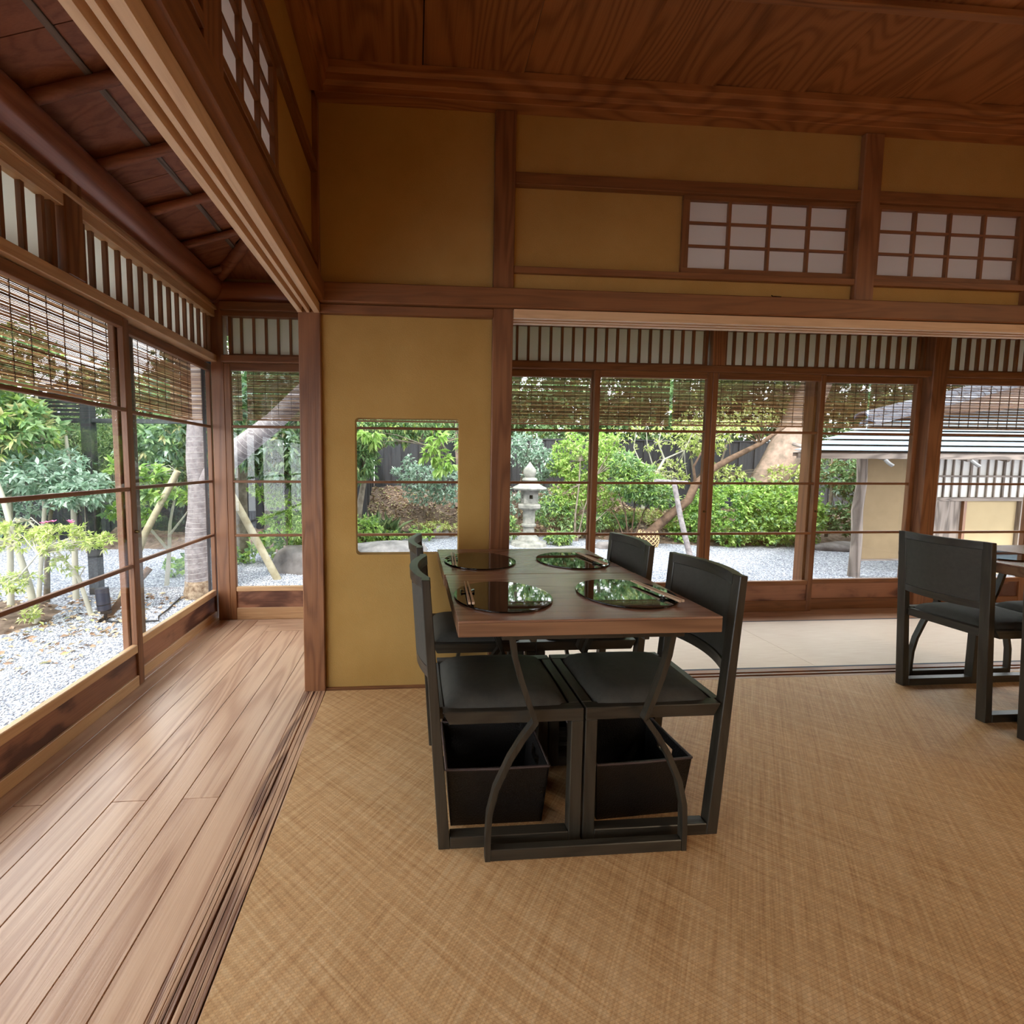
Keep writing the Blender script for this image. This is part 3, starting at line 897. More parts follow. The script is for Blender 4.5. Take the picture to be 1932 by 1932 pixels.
C0 = make_chair()
C0.location = (0.071, 1.140, 0.005)
tag(C0, 'dark grey chair at the near left of the central table, side to the camera', 'chair', 'dark dining chairs')
def chair(loc, rz, label):
    c = copy_tree(C0)
    c.location = loc; c.rotation_euler = (0, 0, rz)
    c['label'] = label
    return c
chair((0.918, 1.487, 0.005), math.pi, 'dark grey chair at the near right of the central table, over a slotted basket')
chair((0.060, 1.594, 0.005), 0, 'dark grey chair at the far left of the central tables, by the ochre wall')
chair((0.905, 1.941, 0.005), math.pi, 'dark grey chair at the far right of the central tables')
chair((2.486, 1.602, 0.005), 0, 'dark grey chair seen from behind at the right table')
chair((2.486, 1.160, 0.005), 0, 'dark chair at the right edge, mostly cut off by the frame, nearer than its neighbour')
chair((3.336, 1.950, 0.005), math.pi, 'dark chair across the right table, only its seat in view')

def make_table():
    """local: origin under the near left corner of the top; x 0..0.735, y 0..0.470"""
    t = empty('dining_table')
    W_, D_ = 0.735, 0.470
    box('table_top', wood('table', 'x'), t, 0, W_, 0, D_, 0.6935, 0.6995, 0.001)
    box('table_edge', wood('tedge', 'x'), t, 0, W_, 0, D_, 0.655, 0.6930, 0.0015)
    lo = [(0.083, 0.0), (0.083, 0.07), (0.087, 0.14), (0.105, 0.215), (0.143, 0.300), (0.176, 0.355), (0.214, 0.407)]
    up = [(0.214, 0.400), (0.192, 0.455), (0.169, 0.525), (0.152, 0.585), (0.141, 0.655)]
    me = {}
    for nmx, pts in (('lower', lo), ('upper', up)):
        for sgn in (0, 1):
            m = MB(); sects = []
            for i, (x, z) in enumerate(pts):
                th = 0.015
                if i == 0: d = Vector((pts[1][0] - x, pts[1][1] - z))
                elif i == len(pts) - 1: d = Vector((x - pts[i - 1][0], z - pts[i - 1][1]))
                else: d = Vector((pts[i + 1][0] - pts[i - 1][0], pts[i + 1][1] - pts[i - 1][1]))
                d.normalize(); nx_, nz_ = d.y * th, -d.x * th
                xa, za, xb, zb = x, z, x + nx_, z + nz_
                if i == 0: zb = za
                if sgn: xa, xb = 0.755 - xa, 0.755 - xb
                sects.append([(xa, 0, za), (xb, 0, zb), (xb, 0.022, zb), (xa, 0.022, za)])
            me[nmx, sgn] = m.ribbon(sects).mesh('leg', wc_z, smooth=40)
    for y in (0.012, 0.436):
        for key, q in me.items():
            share('leg', q, t, (0, y, 0))
        box('floor_bar', wc_x, t, 0.098, 0.657, y, y + 0.022, 0.0, 0.034, 0.002)
        box('top_bar', wc_x, t, 0.12, 0.635, y, y + 0.022, 0.640, 0.655, 0.001)
    for x in (0.206, 0.531):
        box('stretcher', wc_y, t, x, x + 0.018, 0.036, 0.434, 0.622, 0.640, 0.002)
    return t
T0 = make_table()
T0.location = (0.117, 1.083, 0.005)
tag(T0, 'brown wooden table nearest the camera, on bowed black legs', 'table', 'brown dining tables')
def table(loc, label):
    c = copy_tree(T0); c.location = loc; c['label'] = label
    return c
table((0.113, 1.5575, 0.005), 'brown wooden table behind the nearest one, by the ochre wall')
table((2.545, 1.560, 0.005), 'brown table at the right edge of the picture, behind the chair back')
table((2.545, 1.080, 0.005), 'brown table at the right edge, nearer and almost wholly out of frame')

# round black glass place mats
ZT_ = 0.7047
pm = MB().lathe([(0.150, 0.0), (0.1525, 0.002), (0.1525, 0.005), (0.1515, 0.006)], 64).mesh('round_place_mat', M_mirror, smooth=40)
plates = [((0.277, 1.283), 'glossy round black place mat at the near left of the central table'),
          ((0.680, 1.295), 'glossy round black place mat at the near right of the central table'),
          ((0.280, 1.765), 'glossy round black place mat at the far left, reflecting the ochre wall'),
          ((0.682, 1.758), 'glossy round black place mat at the far right, reflecting green leaves'),
          ((2.740, 1.800), 'glossy round place mat on the right table at the picture edge')]
for (x, y), lb in plates:
    o = share('round_place_mat', pm, None, (x, y, ZT_))
    tag(o, lb, 'place mat', 'round black place mats')
# chopstick rests
rm = MB().prism([(-0.022, 0), (-0.018, 0.004), (0.018, 0.004), (0.022, 0), (0.022, 0.009), (0.012, 0.006), (-0.012, 0.006), (-0.022, 0.009)], -0.007, 0.007, 'y').mesh('chopstick_rest', M_black, bevel=0.0008)
zr = ZT_ + 0.0062
sets = [((0.171, 1.318, 0), ((0.176, 1.395), (0.165, 1.180)), 'near left'),
        ((0.778, 1.222, R(8)), ((0.757, 1.372), (0.790, 1.170)), 'near right'),
        ((0.165, 1.780, 0), ((0.174, 1.885), (0.161, 1.650)), 'far left'),
        ((0.765, 1.686, R(8)), ((0.745, 1.835), (0.775, 1.635)), 'far right')]
sm = MB()
sm.hexa([(-0.0038, 0, 0), (0.0038, 0, 0), (0.0038, 0, 0.0072), (-0.0038, 0, 0.0072), (-0.0022, 0.222, 0.001), (0.0022, 0.222, 0.001), (0.0022, 0.222, 0.005), (-0.0022, 0.222, 0.005)])
sm = sm.mesh('chopstick', wood('chop', 'y'), bevel=0.0006)
for (rx, ry, rz), (a, b), where in sets:
    o = share('chopstick_rest', rm, None, (rx, ry, zr), (0, 0, rz))
    tag(o, 'small black chopstick rest on the %s round mat' % where, 'chopstick rest', 'chopstick rests')
    A = Vector((b[0], b[1])); B = Vector((a[0], a[1])); d = (B - A)
    ang = math.atan2(-d.x, d.y)
    for k, side in ((-1, 'left'), (1, 'right')):
        off = Vector((math.cos(ang), math.sin(ang))) * 0.0055 * k
        # the rest lifts the sticks slightly
        o = share('chopstick', sm, None, (A.x + off.x, A.y + off.y, zr + 0.0055), (R(0.4), 0, ang))
        tag(o, 'wooden chopstick on the %s place mat, %s of its pair' % (where, side), 'chopstick', 'chopsticks')
# baskets under the chairs
def make_basket():
    t = empty('storage_basket')
    a, b, h = 0.158, 0.118, 0.195      # rim half sizes
    c, d = 0.143, 0.100                # bottom half sizes
    th = 0.006
    def P(u, v, z):
        k = z / h
        return (u * (c + (a - c) * k), v * (d + (b - d) * k), z)
    def wall(p0, p1, za, zb_, nrm):
        n = Vector((nrm[0], nrm[1], 0)) * th
        q = [P(*p0, za), P(*p1, za), P(*p1, zb_), P(*p0, zb_)]
        m = MB()
        m.hexa([q[0], q[1], q[2], q[3]] + [tuple(Vector(v) - n) for v in q])
        return m
    mb = MB()
    def addw(*args):
        w = wall(*args); k = len(mb.v); mb.v += w.v; mb.f += [tuple(i + k for i in f) for f in w.f]
    addw((-1, -1), (1, -1), 0.0, h, (0, -1))
    addw((1, 1), (-1, 1), 0.0, h, (0, 1))
    for s in (-1, 1):
        addw((s, -1), (s, 1), 0.0, 0.125, (s, 0))
        addw((s, -1), (s, -0.33), 0.125, 0.165, (s, 0))
        addw((s, 0.33), (s, 1), 0.125, 0.165, (s, 0))
        addw((s, -1), (s, 1), 0.165, h, (s, 0))
    mb.box(-c, c, -d, d, 0.0, 0.006)
    body = mb.build('basket_body', M_basket, t)
    rp = [(-a, -b, h), (a, -b, h), (a, b, h), (-a, b, h)]
    for p, q in zip(rp, rp[1:] + rp[:1]):
        MB().tube([p, tuple((Vector(p) + Vector(q)) / 2 + Vector((0, 0, -0.003))), q], 0.0038, 6).build('rim', M_rimm, body, smooth=40)
    return t
B0 = make_basket()
B0.location = (0.256, 1.320, 0.0055)
tag(B0, 'black rectangular basket on the mat under the near left chair', 'basket', 'black baskets under the chairs')
for loc, rz, lb in (((0.712, 1.322, 0.0055), R(3), 'black rectangular basket with a hand slot under the near right chair'),
                    ((0.262, 1.752, 0.0055), R(2), 'black rectangular basket under the far left chair'),
                    ((0.700, 1.748, 0.0055), R(-2), 'black rectangular basket under the far right chair')):
    c = copy_tree(B0); c.location = loc; c.rotation_euler = (0, 0, rz); c['label'] = lb
# little hook on the wall rail
o = MB().tube([(1.755, 2.030, 1.958), (1.755, 2.022, 1.950), (1.762, 2.018, 1.949), (1.795, 2.018, 1.9475)], 0.0022, 6).build('hook', M_black)
tag(o, 'tiny dark hook lying on the long rail of the back wall', 'hook')

# ================================================================== OUTSIDE
# bamboo blinds
def blind(label, L, loc, rz, z0, z1, group):
    t = empty('bamboo_blind', loc, rz, label, 'blind', group)
    m = MB(); z = z0 + 0.012
    while z < z1:
        if random.random() > 0.04:
            h = random.uniform(0.0040, 0.0056)
            w1 = random.uniform(-0.0005, 0.0005); w2 = random.uniform(-0.0006, 0.0006); w3 = random.uniform(-0.0006, 0.0006)
            y = random.uniform(-0.001, 0.001)
            secs = []
            for x, w in ((0, w1), (L * 0.33, w2), (L * 0.66, w3), (L, w1)):
                secs.append([(x, y, z + w), (x, y + 0.003, z + w), (x, y + 0.003, z + w + h), (x, y, z + w + h)])
            m.ribbon(secs)
        z += 0.0066
    s = m.build('slats', M_bamboo, t); s['kind'] = 'stuff'
    x = 0.05
    m = MB()
    while x < L:
        m.box(x - 0.0007, x + 0.0007, -0.001, 0.0045, z0 + 0.004, z1)
        x += random.uniform(0.086, 0.098)
    m.build('strings', M_string, t)
    MB().tube([(0, 0.002, z0), (L, 0.002, z0)], 0.0075, 8).build('bottom_rod', M_bamboo, t)
    return t
for k, (xa, xb, lb) in enumerate(((-1.86, -1.33, 'narrow bamboo blind outside the corner of the house'),
        (-1.29, 0.40, 'bamboo blind outside the side glass door beside the corner'),
        (0.42, 2.105, 'bamboo blind in front of the stone lantern'),
        (2.135, 3.865, 'bamboo blind above the round clipped bush'),
        (3.885, 5.60, 'bamboo blind right of the thick post, before the pavilion roof'))):
    blind(lb, xb - xa, (xa, 3.40, 0), 0, 1.452 + 0.003 * (k % 2), 1.98, 'bamboo blinds hanging outside')
for ya, yb, lb in ((1.02, 2.475, 'bamboo blind outside the left glass doors, nearer one'),
                   (2.56, 3.30, 'bamboo blind outside the left glass doors, next to the corner'),
                   (-0.50, 0.99, 'bamboo blind outside the left glass doors beside the camera')):
    blind(lb, yb - ya, (-1.655, ya, 0), R(90), 1.442, 1.98, 'bamboo blinds hanging outside')

G = -0.45
# gravel yard
m = MB()
N_ = 60
m.v = [(-14, -8, G), (20, -8, G), (20, 14, G), (-14, 14, G), (-14, -8, G - 0.3), (20, -8, G - 0.3), (20, 14, G - 0.3), (-14, 14, G - 0.3)]
m.f = [(0, 1, 2, 3), (7, 6, 5, 4), (0, 4, 5, 1), (1, 5, 6, 2), (2, 6, 7, 3), (3, 7, 4, 0)]
o = m.build('gravel_yard', M_gravel)
tag(o, 'pale grey gravel covering the garden yard around the house', 'gravel', kind='stuff')
rng = np.random.default_rng(5)

def np_mesh(name, verts, faces, mat, parent=None, nper=3):
    me = bpy.data.meshes.new(name)
    nv = len(verts); nf = len(faces)
    me.vertices.add(nv); me.loops.add(nf * nper); me.polygons.add(nf)
    me.vertices.foreach_set('co', np.asarray(verts, dtype=np.float32).ravel())
    me.loops.foreach_set('vertex_index', np.asarray(faces, dtype=np.int32).ravel())
    me.polygons.foreach_set('loop_start', np.arange(0, nf * nper, nper, dtype=np.int32))
    me.polygons.foreach_set('loop_total', np.full(nf, nper, dtype=np.int32))
    me.update(calc_edges=True)
    me.materials.append(mat)
    o = bpy.data.objects.new(name, me)
    COL.objects.link(o)
    if parent is not None: o.parent = parent
    return o

# loose pebbles proud of the gravel bed in the nearest parts of the yard
def pebbles(regions, label):
    V = []; Fc = []
    base = np.array([(1, 0, 0), (-1, 0, 0), (0, 1, 0), (0, -1, 0), (0, 0, 1), (0, 0, -1)], float)
    tri = np.array([(0, 2, 4), (2, 1, 4), (1, 3, 4), (3, 0, 4), (2, 0, 5), (1, 2, 5), (3, 1, 5), (0, 3, 5)])
    k = 0
    for x0, x1, y0, y1, n in regions:
        c = np.stack([rng.uniform(x0, x1, n), rng.uniform(y0, y1, n), np.full(n, G + 0.002)], 1)
        sz = rng.uniform(0.006, 0.013, (n, 1)) * rng.uniform(0.6, 1.2, (n, 3)) * np.array([1, 1, 0.6])
        an = rng.uniform(0, 6.28, n); ca, sa = np.cos(an), np.sin(an)
        p = base[None] * sz[:, None, :]
        q = np.stack([p[..., 0] * ca[:, None] - p[..., 1] * sa[:, None], p[..., 0] * sa[:, None] + p[..., 1] * ca[:, None], p[..., 2]], -1)
        V.append((q + c[:, None, :]).reshape(-1, 3))
        Fc.append((tri[None] + (np.arange(n) * 6)[:, None, None] + k).reshape(-1, 3))
        k += n * 6
    N = NT('pebble')
    ge = N.n('ShaderNodeNewGeometry')
    rp = N.ramp(ge.outputs['Random Per Island'], [(0, s2l((122, 128, 140))), (0.4, s2l((168, 172, 180))), (1, s2l((214, 216, 222)))])
    N.link(rp.outputs[0], N.b.inputs['Base Color']); N.b.inputs['Roughness'].default_value = 0.9
    o = np_mesh('loose_pebbles', np.concatenate(V), np.concatenate(Fc), N.m)
    return tag(o, label, 'pebbles', kind='stuff')
pebbles([(-3.6, -1.7, 0.9, 4.6, 26000), (-3.2, -1.2, 4.6, 6.4, 8000), (2.0, 6.4, 4.6, 7.2, 12000)], 'loose pale pebbles strewn over the gravel near the glass doors')

# ---------------- planting beds
def bed(name, label, x0, x1, y0, y1, hfun, nx, ny):
    xs_ = np.linspace(x0, x1, nx); ys_ = np.linspace(y0, y1, ny)
    X, Y = np.meshgrid(xs_, ys_)
    Z = np.vectorize(hfun)(X, Y)
    v = np.stack([X.ravel(), Y.ravel(), Z.ravel()], 1)
    idx = np.arange(nx * ny).reshape(ny, nx)
    f = np.stack([idx[:-1, :-1].ravel(), idx[:-1, 1:].ravel(), idx[1:, 1:].ravel(), idx[1:, :-1].ravel()], 1)
    o = np_mesh(name, v, f, M_soil, None, 4)
    for p in o.data.polygons: p.use_smooth = True
    return tag(o, label, 'planting bed', kind=F)
def edge_y(x):
    return 8.75 + 0.25 * math.sin(x * 0.9) - (1.1 / (1 + math.exp(-(x - 5.0) * 1.6))) + (0.35 if x < -1.5 else 0) - 1.6 / (1 + math.exp((x + 1.3) * 3))
def hmound(x, y):
    d = y - edge_y(x)
    k = 1.0 if x > -1.5 else 0.35
    if x > 5: k = 0.4
    h = max(0.0, min(1.0, d / 2.1)) * 0.95 * k
    n = 0.05 * math.sin(x * 5.1 + y * 3.3) * math.sin(y * 4.7 - x * 2.2) + 0.03 * math.sin(x * 13 + y * 11)
    return (G - 0.06 + min(1.0, max(0, d * 3)) * 0.08 + h + n * min(1, max(0, d * 2)))
bed('garden_bed', 'brown leaf-strewn earth mound before the black board fence', -6.0, 16.0, 6.6, 12.2, hmound, 150, 50)
def hleft(x, y):
    r = math.hypot((x + 4.5) / 1.0, (y - 4.3) / 0.75)
    return G - 0.04 + 0.11 * max(0, 1.12 - r) ** 0.7 + 0.012 * math.sin(x * 17) * math.sin(y * 15)
bed('garden_bed', 'low brown earth patch under the azalea left of the house', -5.8, -2.9, 3.0, 5.5, hleft, 50, 50)

# ---------------- leaves
def leaf_mesh(name, C, D, L, W, mat, parent, fold=0.18, jitter=0.45, curl=0.15):
    n = len(C)
    D = D + rng.normal(0, jitter, D.shape)
    D /= np.linalg.norm(D, axis=1, keepdims=True) + 1e-9
    up = rng.normal(0, 0.5, (n, 3)) + np.array([0, 0, 1.0])
    Sd = np.cross(D, up); Sd /= np.linalg.norm(Sd, axis=1, keepdims=True) + 1e-9
    Nn = np.cross(Sd, D)
    Ls = L * rng.uniform(0.65, 1.25, (n, 1)); Ws = W * rng.uniform(0.75, 1.2, (n, 1))
    b = C; tip = C + D * Ls - Nn * Ls * curl
    mid = C + D * Ls * 0.48
    l = mid + Sd * Ws * 0.5 + Nn * Ws * fold
    r = mid - Sd * Ws * 0.5 + Nn * Ws * fold
    V = np.stack([b, r, tip, l], 1).reshape(-1, 3)
    i = np.arange(n)[:, None] * 4
    Fc = np.concatenate([i + np.array([[0, 1, 2]]), i + np.array([[0, 2, 3]])], 1).reshape(-1, 3)
    o = np_mesh(name, V, Fc, mat, parent)
    o['kind'] = 'stuff'
    return o

def blob_pts(blobs, shell=0.55):
    P = []; O = []
    for cx, cy, cz, rx, ry, rz, n in blobs:
        d = rng.normal(0, 1, (n, 3)); d /= np.linalg.norm(d, axis=1, keepdims=True)
        r = rng.uniform(shell ** 3, 1, (n, 1)) ** (1 / 3)
        rr = 1 + 0.16 * np.sin(d[:, :1] * 5 + cx) * np.sin(d[:, 1:2] * 6 + cy) + rng.normal(0, 0.05, (n, 1))
        P.append(np.array([cx, cy, cz]) + d * r * rr * np.array([rx, ry, rz])); O.append(d)
    return np.concatenate(P), np.concatenate(O)

def whorls(P, O, k, droop, spread=1.0):
    C = np.repeat(P, k, 0); A = np.repeat(O, k, 0)
    D = rng.normal(0, 1, C.shape) * spread + A * 0.8
    D[:, 2] -= droop
    return C, D

def wob(p, a): return tuple(Vector(p) + Vector((random.uniform(-a, a), random.uniform(-a, a), random.uniform(-a, a) * 0.6)))

def plant(name, label, cat, base, stems, blobs, mat, L, W, k=6, droop=0.0, spread=1.0, barkm=None, twigs=24, twig_r=0.005, shell=0.45, group=None, extra=None, fold=0.18, jitter=0.45):
    """stems: list of (path, radii); blobs: list of (cx,cy,cz,rx,ry,rz,clusters) all in world space"""
    t = empty(name, base, 0, label, cat, group)
    bx_, by_, bz_ = base
    def loc(p): return (p[0] - bx_, p[1] - by_, p[2] - bz_)
    bm_ = barkm or M_bark
    nodes = []
    for i, (path, rad) in enumerate(stems):
        o_ = MB().tube([loc(p) for p in path], rad, 8).build('trunk' if i == 0 else 'branch', bm_, t, smooth=60)
        if i == 0: stem0 = o_
        nodes += [Vector(p) for p in path[1:]]
    P, O = blob_pts(blobs, shell)
    if nodes and twigs:
        m = MB()
        for j in rng.choice(len(P), min(twigs, len(P)), replace=False):
            q = Vector(P[j]); a = min(nodes, key=lambda v: (v - q).length)
            midp = (a + q) / 2 + Vector((random.uniform(-.06, .06), random.uniform(-.06, .06), random.uniform(-.02, .08)))
            m.tube([loc(a), loc(midp), loc(q)], [twig_r * 1.6, twig_r, twig_r * 0.5], 5)
        o = m.build('twigs', bm_, stem0); o['kind'] = 'stuff'
    C, D = whorls(P, O, k, droop, spread)
    leaf_mesh('foliage', C - np.array(base), D, L, W, mat, t, fold=fold, jitter=jitter)
    if extra:
        for em, frac, eL, eW in extra:
            sel = rng.random(len(P)) < frac
            C, D = whorls(P[sel] + O[sel] * 0.03, O[sel], k, droop, spread)
            leaf_mesh('foliage', C - np.array(base), D, eL, eW, em, t)
    return t

# ---- left garden, nearest first
plant('azalea', 'azalea with thin pale stems, yellow-green leaf whorls and pink blossoms left of the spotlight', 'shrub', (-3.66, 4.25, -0.42),
      [([(-3.66, 4.25, -0.46), (-3.70, 4.25, -0.10), (-3.78, 4.22, 0.35), (-3.85, 4.20, 0.80), (-3.98, 4.2, 1.25)], [0.032, 0.028, 0.024, 0.02, 0.014]),
       ([(-3.30, 4.45, -0.46), (-3.38, 4.42, -0.05), (-3.56, 4.35, 0.30), (-3.72, 4.3, 0.55)], [0.022, 0.018, 0.013, 0.009]),
       ([(-3.75, 4.1, -0.05), (-3.55, 4.0, 0.1), (-3.4, 4.0, 0.28)], [0.01, 0.008, 0.005])],
      [(-3.75, 4.1, 0.42, 0.36, 0.3, 0.14, 70), (-3.30, 4.15, 0.40, 0.26, 0.25, 0.12, 60), (-3.06, 4.3, 0.32, 0.14, 0.15, 0.10, 22), (-3.62, 4.0, 0.02, 0.20, 0.2, 0.08, 24),
       (-3.9, 4.1, -0.02, 0.2, 0.2, 0.08, 22), (-3.35, 4.2, 0.12, 0.10, 0.1, 0.1, 12), (-3.62, 4.15, -0.33, 0.08, 0.08, 0.05, 8), (-4.2, 4.2, 0.4, 0.3, 0.3, 0.3, 60)],
      L_yellow, 0.062, 0.017, k=11, spread=1.1, barkm=M_twig, twigs=60, twig_r=0.004)
pk = MB()
for x, y, z in ((-3.42, 4.1, 0.545), (-3.40, 4.12, 0.55), (-3.20, 4.12, 0.56), (-3.17, 4.1, 0.55), (-3.33, 4.1, 0.56)):
    for a in range(5):
        t_ = a * 1.257
        d = Vector((math.cos(t_), math.sin(t_), 0.7)) * 0.028
        p = Vector((x, y, z))
        s_ = Vector((-math.sin(t_), math.cos(t_), 0)) * 0.012
        n = len(pk.v)
        pk.v += [tuple(p), tuple(p + d * 0.6 + s_), tuple(p + d), tuple(p + d * 0.6 - s_)]
        pk.f += [(n, n + 1, n + 2, n + 3)]
o = np_mesh('blossoms', np.array(pk.v) - np.array((-3.66, 4.25, -0.42)), np.array(pk.f), M_pink, bpy.data.objects['azalea'], 4)
o['kind'] = 'stuff'
plant('evergreen_shrub', 'bluish green broad-leaved shrub behind the azalea, left of the dark post', 'shrub', (-4.1, 4.9, -0.45),
      [([(-4.1, 4.9, -0.46), (-4.05, 4.9, 0.3), (-3.95, 4.9, 0.8)], [0.03, 0.022, 0.012])],
      [(-3.95, 4.75, 0.98, 0.55, 0.4, 0.25, 330), (-3.55, 4.7, 0.80, 0.32, 0.3, 0.16, 180), (-4.5, 4.8, 0.7, 0.5, 0.4, 0.4, 200)],
      L_blue, 0.082, 0.034, k=6, twigs=40)
plant('garden_tree', 'yellow-green tree with cream new leaves at the far left edge', 'tree', (-4.3, 4.7, -0.45),
      [([(-4.30, 4.7, -0.46), (-4.25, 4.7, 0.5), (-4.22, 4.7, 1.1), (-4.3, 4.7, 1.8), (-4.4, 4.7, 2.6)], [0.03, 0.026, 0.022, 0.018, 0.014]),
       ([(-4.1, 4.8, -0.4), (-3.98, 4.8, 0.6), (-3.95, 4.8, 1.3), (-4.0, 4.8, 1.9)], [0.022, 0.02, 0.017, 0.012]),
       ([(-3.75, 4.85, -0.4), (-3.72, 4.85, 0.7), (-3.76, 4.85, 1.4)], [0.03, 0.024, 0.016])],
      [(-4.5, 4.6, 1.6, 0.6, 0.5, 0.42, 240), (-4.1, 4.6, 1.45, 0.4, 0.35, 0.3, 150), (-4.2, 4.6, 2.2, 0.5, 0.5, 0.3, 110), (-5.3, 4.6, 1.6, 0.6, 0.5, 0.9, 200)],
      L_mid, 0.11, 0.045, k=6, droop=0.3, barkm=M_twig, twigs=40, extra=[(L_cream, 0.35, 0.12, 0.04), (L_bright, 0.25, 0.10, 0.04)])
plant('conifer_hedge', 'dark green fine-needled hedge before the left fence', 'hedge', (-5.6, 7.6, -0.45),
      [([(-5.6, 7.6, -0.46), (-5.6, 7.6, 1.0)], [0.06, 0.03])],
      [(-5.7, 7.6, 1.15, 1.0, 0.35, 0.85, 1300), (-4.6, 7.9, 1.0, 0.7, 0.35, 0.75, 900), (-7.2, 7.4, 1.3, 0.9, 0.4, 1.0, 700), (-3.7, 8.2, 0.9, 0.5, 0.3, 0.5, 400)],
      L_dark, 0.10, 0.018, k=7, twigs=10, spread=0.8, droop=-0.2)
plant('fatsia_shrub', 'shrub with bright rounded leaf clusters on pale twigs, left of the wrapped trunk', 'shrub', (-3.15, 5.5, -0.45),
      [([(-3.15, 5.5, -0.46), (-3.10, 5.5, 0.0), (-3.05, 5.45, 0.35), (-2.95, 5.4, 0.7), (-2.9, 5.4, 1.0)], [0.03, 0.024, 0.018, 0.012, 0.007]),
       ([(-3.10, 5.5, 0.0), (-3.30, 5.4, 0.35), (-3.45, 5.3, 0.65)], [0.02, 0.014, 0.007]),
       ([(-3.07, 5.45, 0.2), (-2.85, 5.4, 0.45), (-2.7, 5.3, 0.6)], [0.016, 0.01, 0.006])],
      [(-3.12, 5.2, 0.98, 0.22, 0.2, 0.10, 26), (-2.95, 5.2, 0.72, 0.2, 0.18, 0.08, 26), (-2.62, 5.2, 0.70, 0.14, 0.1, 0.07, 12), (-3.42, 5.2, 0.55, 0.22, 0.18, 0.10, 22),
       (-3.2, 5.2, 0.45, 0.10, 0.1, 0.06, 8), (-3.55, 5.2, 1.05, 0.1, 0.1, 0.06, 7), (-2.55, 5.2, 0.35, 0.10, 0.1, 0.05, 6)],
      L_bright, 0.10, 0.055, k=5, spread=1.0, barkm=M_twig, twigs=60, twig_r=0.004, extra=[(L_mid, 0.4, 0.1, 0.05)])
plant('magnolia_tree', 'tree with large drooping oval leaves beyond the corner post', 'tree', (-2.75, 6.9, -0.45),
      [([(-2.75, 6.9, -0.46), (-2.75, 6.9, 0.6), (-2.7, 6.9, 1.5), (-2.6, 6.9, 2.6)], [0.10, 0.09, 0.08, 0.05]),
       ([(-2.45, 7.1, -0.4), (-2.40, 7.1, 0.8), (-2.3, 7.1, 1.8)], [0.05, 0.045, 0.03]),
       ([(-2.75, 6.9, 1.2), (-2.3, 6.6, 1.6), (-1.7, 6.4, 1.9)], [0.05, 0.035, 0.02])],
      [(-3.35, 6.0, 1.40, 0.5, 0.4, 0.30, 120), (-2.0, 6.3, 1.35, 0.62, 0.4, 0.42, 300), (-1.7, 6.3, 0.98, 0.45, 0.3, 0.22, 120), (-3.0, 6.2, 1.9, 0.7, 0.5, 0.5, 200), (-1.6, 6.4, 2.3, 1.0, 0.6, 0.6, 300)],
      L_mid, 0.15, 0.058, k=6, droop=0.7, spread=0.9, twigs=60, extra=[(L_blue, 0.4, 0.14, 0.055), (L_cream, 0.12, 0.12, 0.04)])
plant('azalea', 'small bright green azalea in the side window, over the boulder', 'shrub', (-2.0, 6.6, -0.45),
      [([(-2.0, 6.6, -0.46), (-1.95, 6.55, -0.1), (-1.9, 6.5, 0.25), (-2.0, 6.5, 0.5)], [0.02, 0.014, 0.01, 0.006]),
       ([(-1.95, 6.55, -0.1), (-2.2, 6.5, 0.3), (-2.3, 6.5, 0.62)], [0.012, 0.009, 0.005])],
      [(-2.25, 6.3, 0.72, 0.18, 0.15, 0.07, 34), (-2.0, 6.3, 0.58, 0.25, 0.2, 0.09, 60), (-1.95, 6.3, 0.30, 0.30, 0.2, 0.12, 90), (-1.68, 6.3, 0.42, 0.18, 0.15, 0.16, 60), (-1.7, 6.3, 0.12, 0.18, 0.15, 0.10, 40)],
      L_bright, 0.065, 0.020, k=9, spread=1.0, twigs=40, twig_r=0.004)
plant('ivy_patch', 'low ivy with round bright leaves behind the boulder', 'ground cover', (-2.0, 6.75, -0.45), [],
      [(-2.0, 6.75, -0.14, 0.55, 0.22, 0.22, 150), (-1.5, 6.8, -0.12, 0.5, 0.22, 0.2, 120), (-2.7, 6.7, -0.3, 0.3, 0.2, 0.12, 40), (-3.2, 6.2, -0.36, 0.35, 0.3, 0.10, 50)],
      L_bright, 0.085, 0.08, k=3, twigs=0, shell=0.2, extra=[(L_mid, 0.5, 0.08, 0.075)])

# wrapped tree
wt = empty('wrapped_tree', (-2.52, 5.06, G), 0, 'old garden tree with its trunk bound in pale wrapping, forking beside the corner post', 'tree')
def rel(p, o=(-2.6, 5.06, G)): return (p[0] - o[0], p[1] - o[1], p[2] - o[2])
trunk = [(-2.60, 5.06, -0.30), (-2.605, 5.06, 0.0), (-2.60, 5.06, 0.35), (-2.575, 5.06, 0.52), (-2.57, 5.06, 0.85), (-2.575, 5.06, 1.15), (-2.56, 5.06, 1.45), (-2.55, 5.06, 1.9), (-2.62, 5.06, 2.8)]
trr = [0.150, 0.140, 0.128, 0.122, 0.112, 0.120, 0.118, 0.085, 0.07]
MB().tube([rel(p) for p in trunk], trr, 18).build('trunk', M_wrap, wt, smooth=60)
br = [(-2.55, 5.06, 0.85), (-2.30, 5.06, 1.10), (-2.05, 5.06, 1.32), (-1.70, 5.06, 1.60), (-1.25, 5.06, 2.05), (-0.6, 5.06, 2.6)]
brr = [0.10, 0.13, 0.125, 0.11, 0.10, 0.085]
MB().tube([rel(p) for p in br], brr, 16).build('branch', M_wrap, wt, smooth=60)
b2 = [(-2.28, 5.06, 1.12), (-2.22, 5.04, 1.32), (-2.35, 5.0, 1.6), (-2.4, 5.0, 2.2)]
MB().tube([rel(p) for p in b2], [0.11, 0.075, 0.06, 0.05], 14).build('branch', M_wrap, wt, smooth=60)
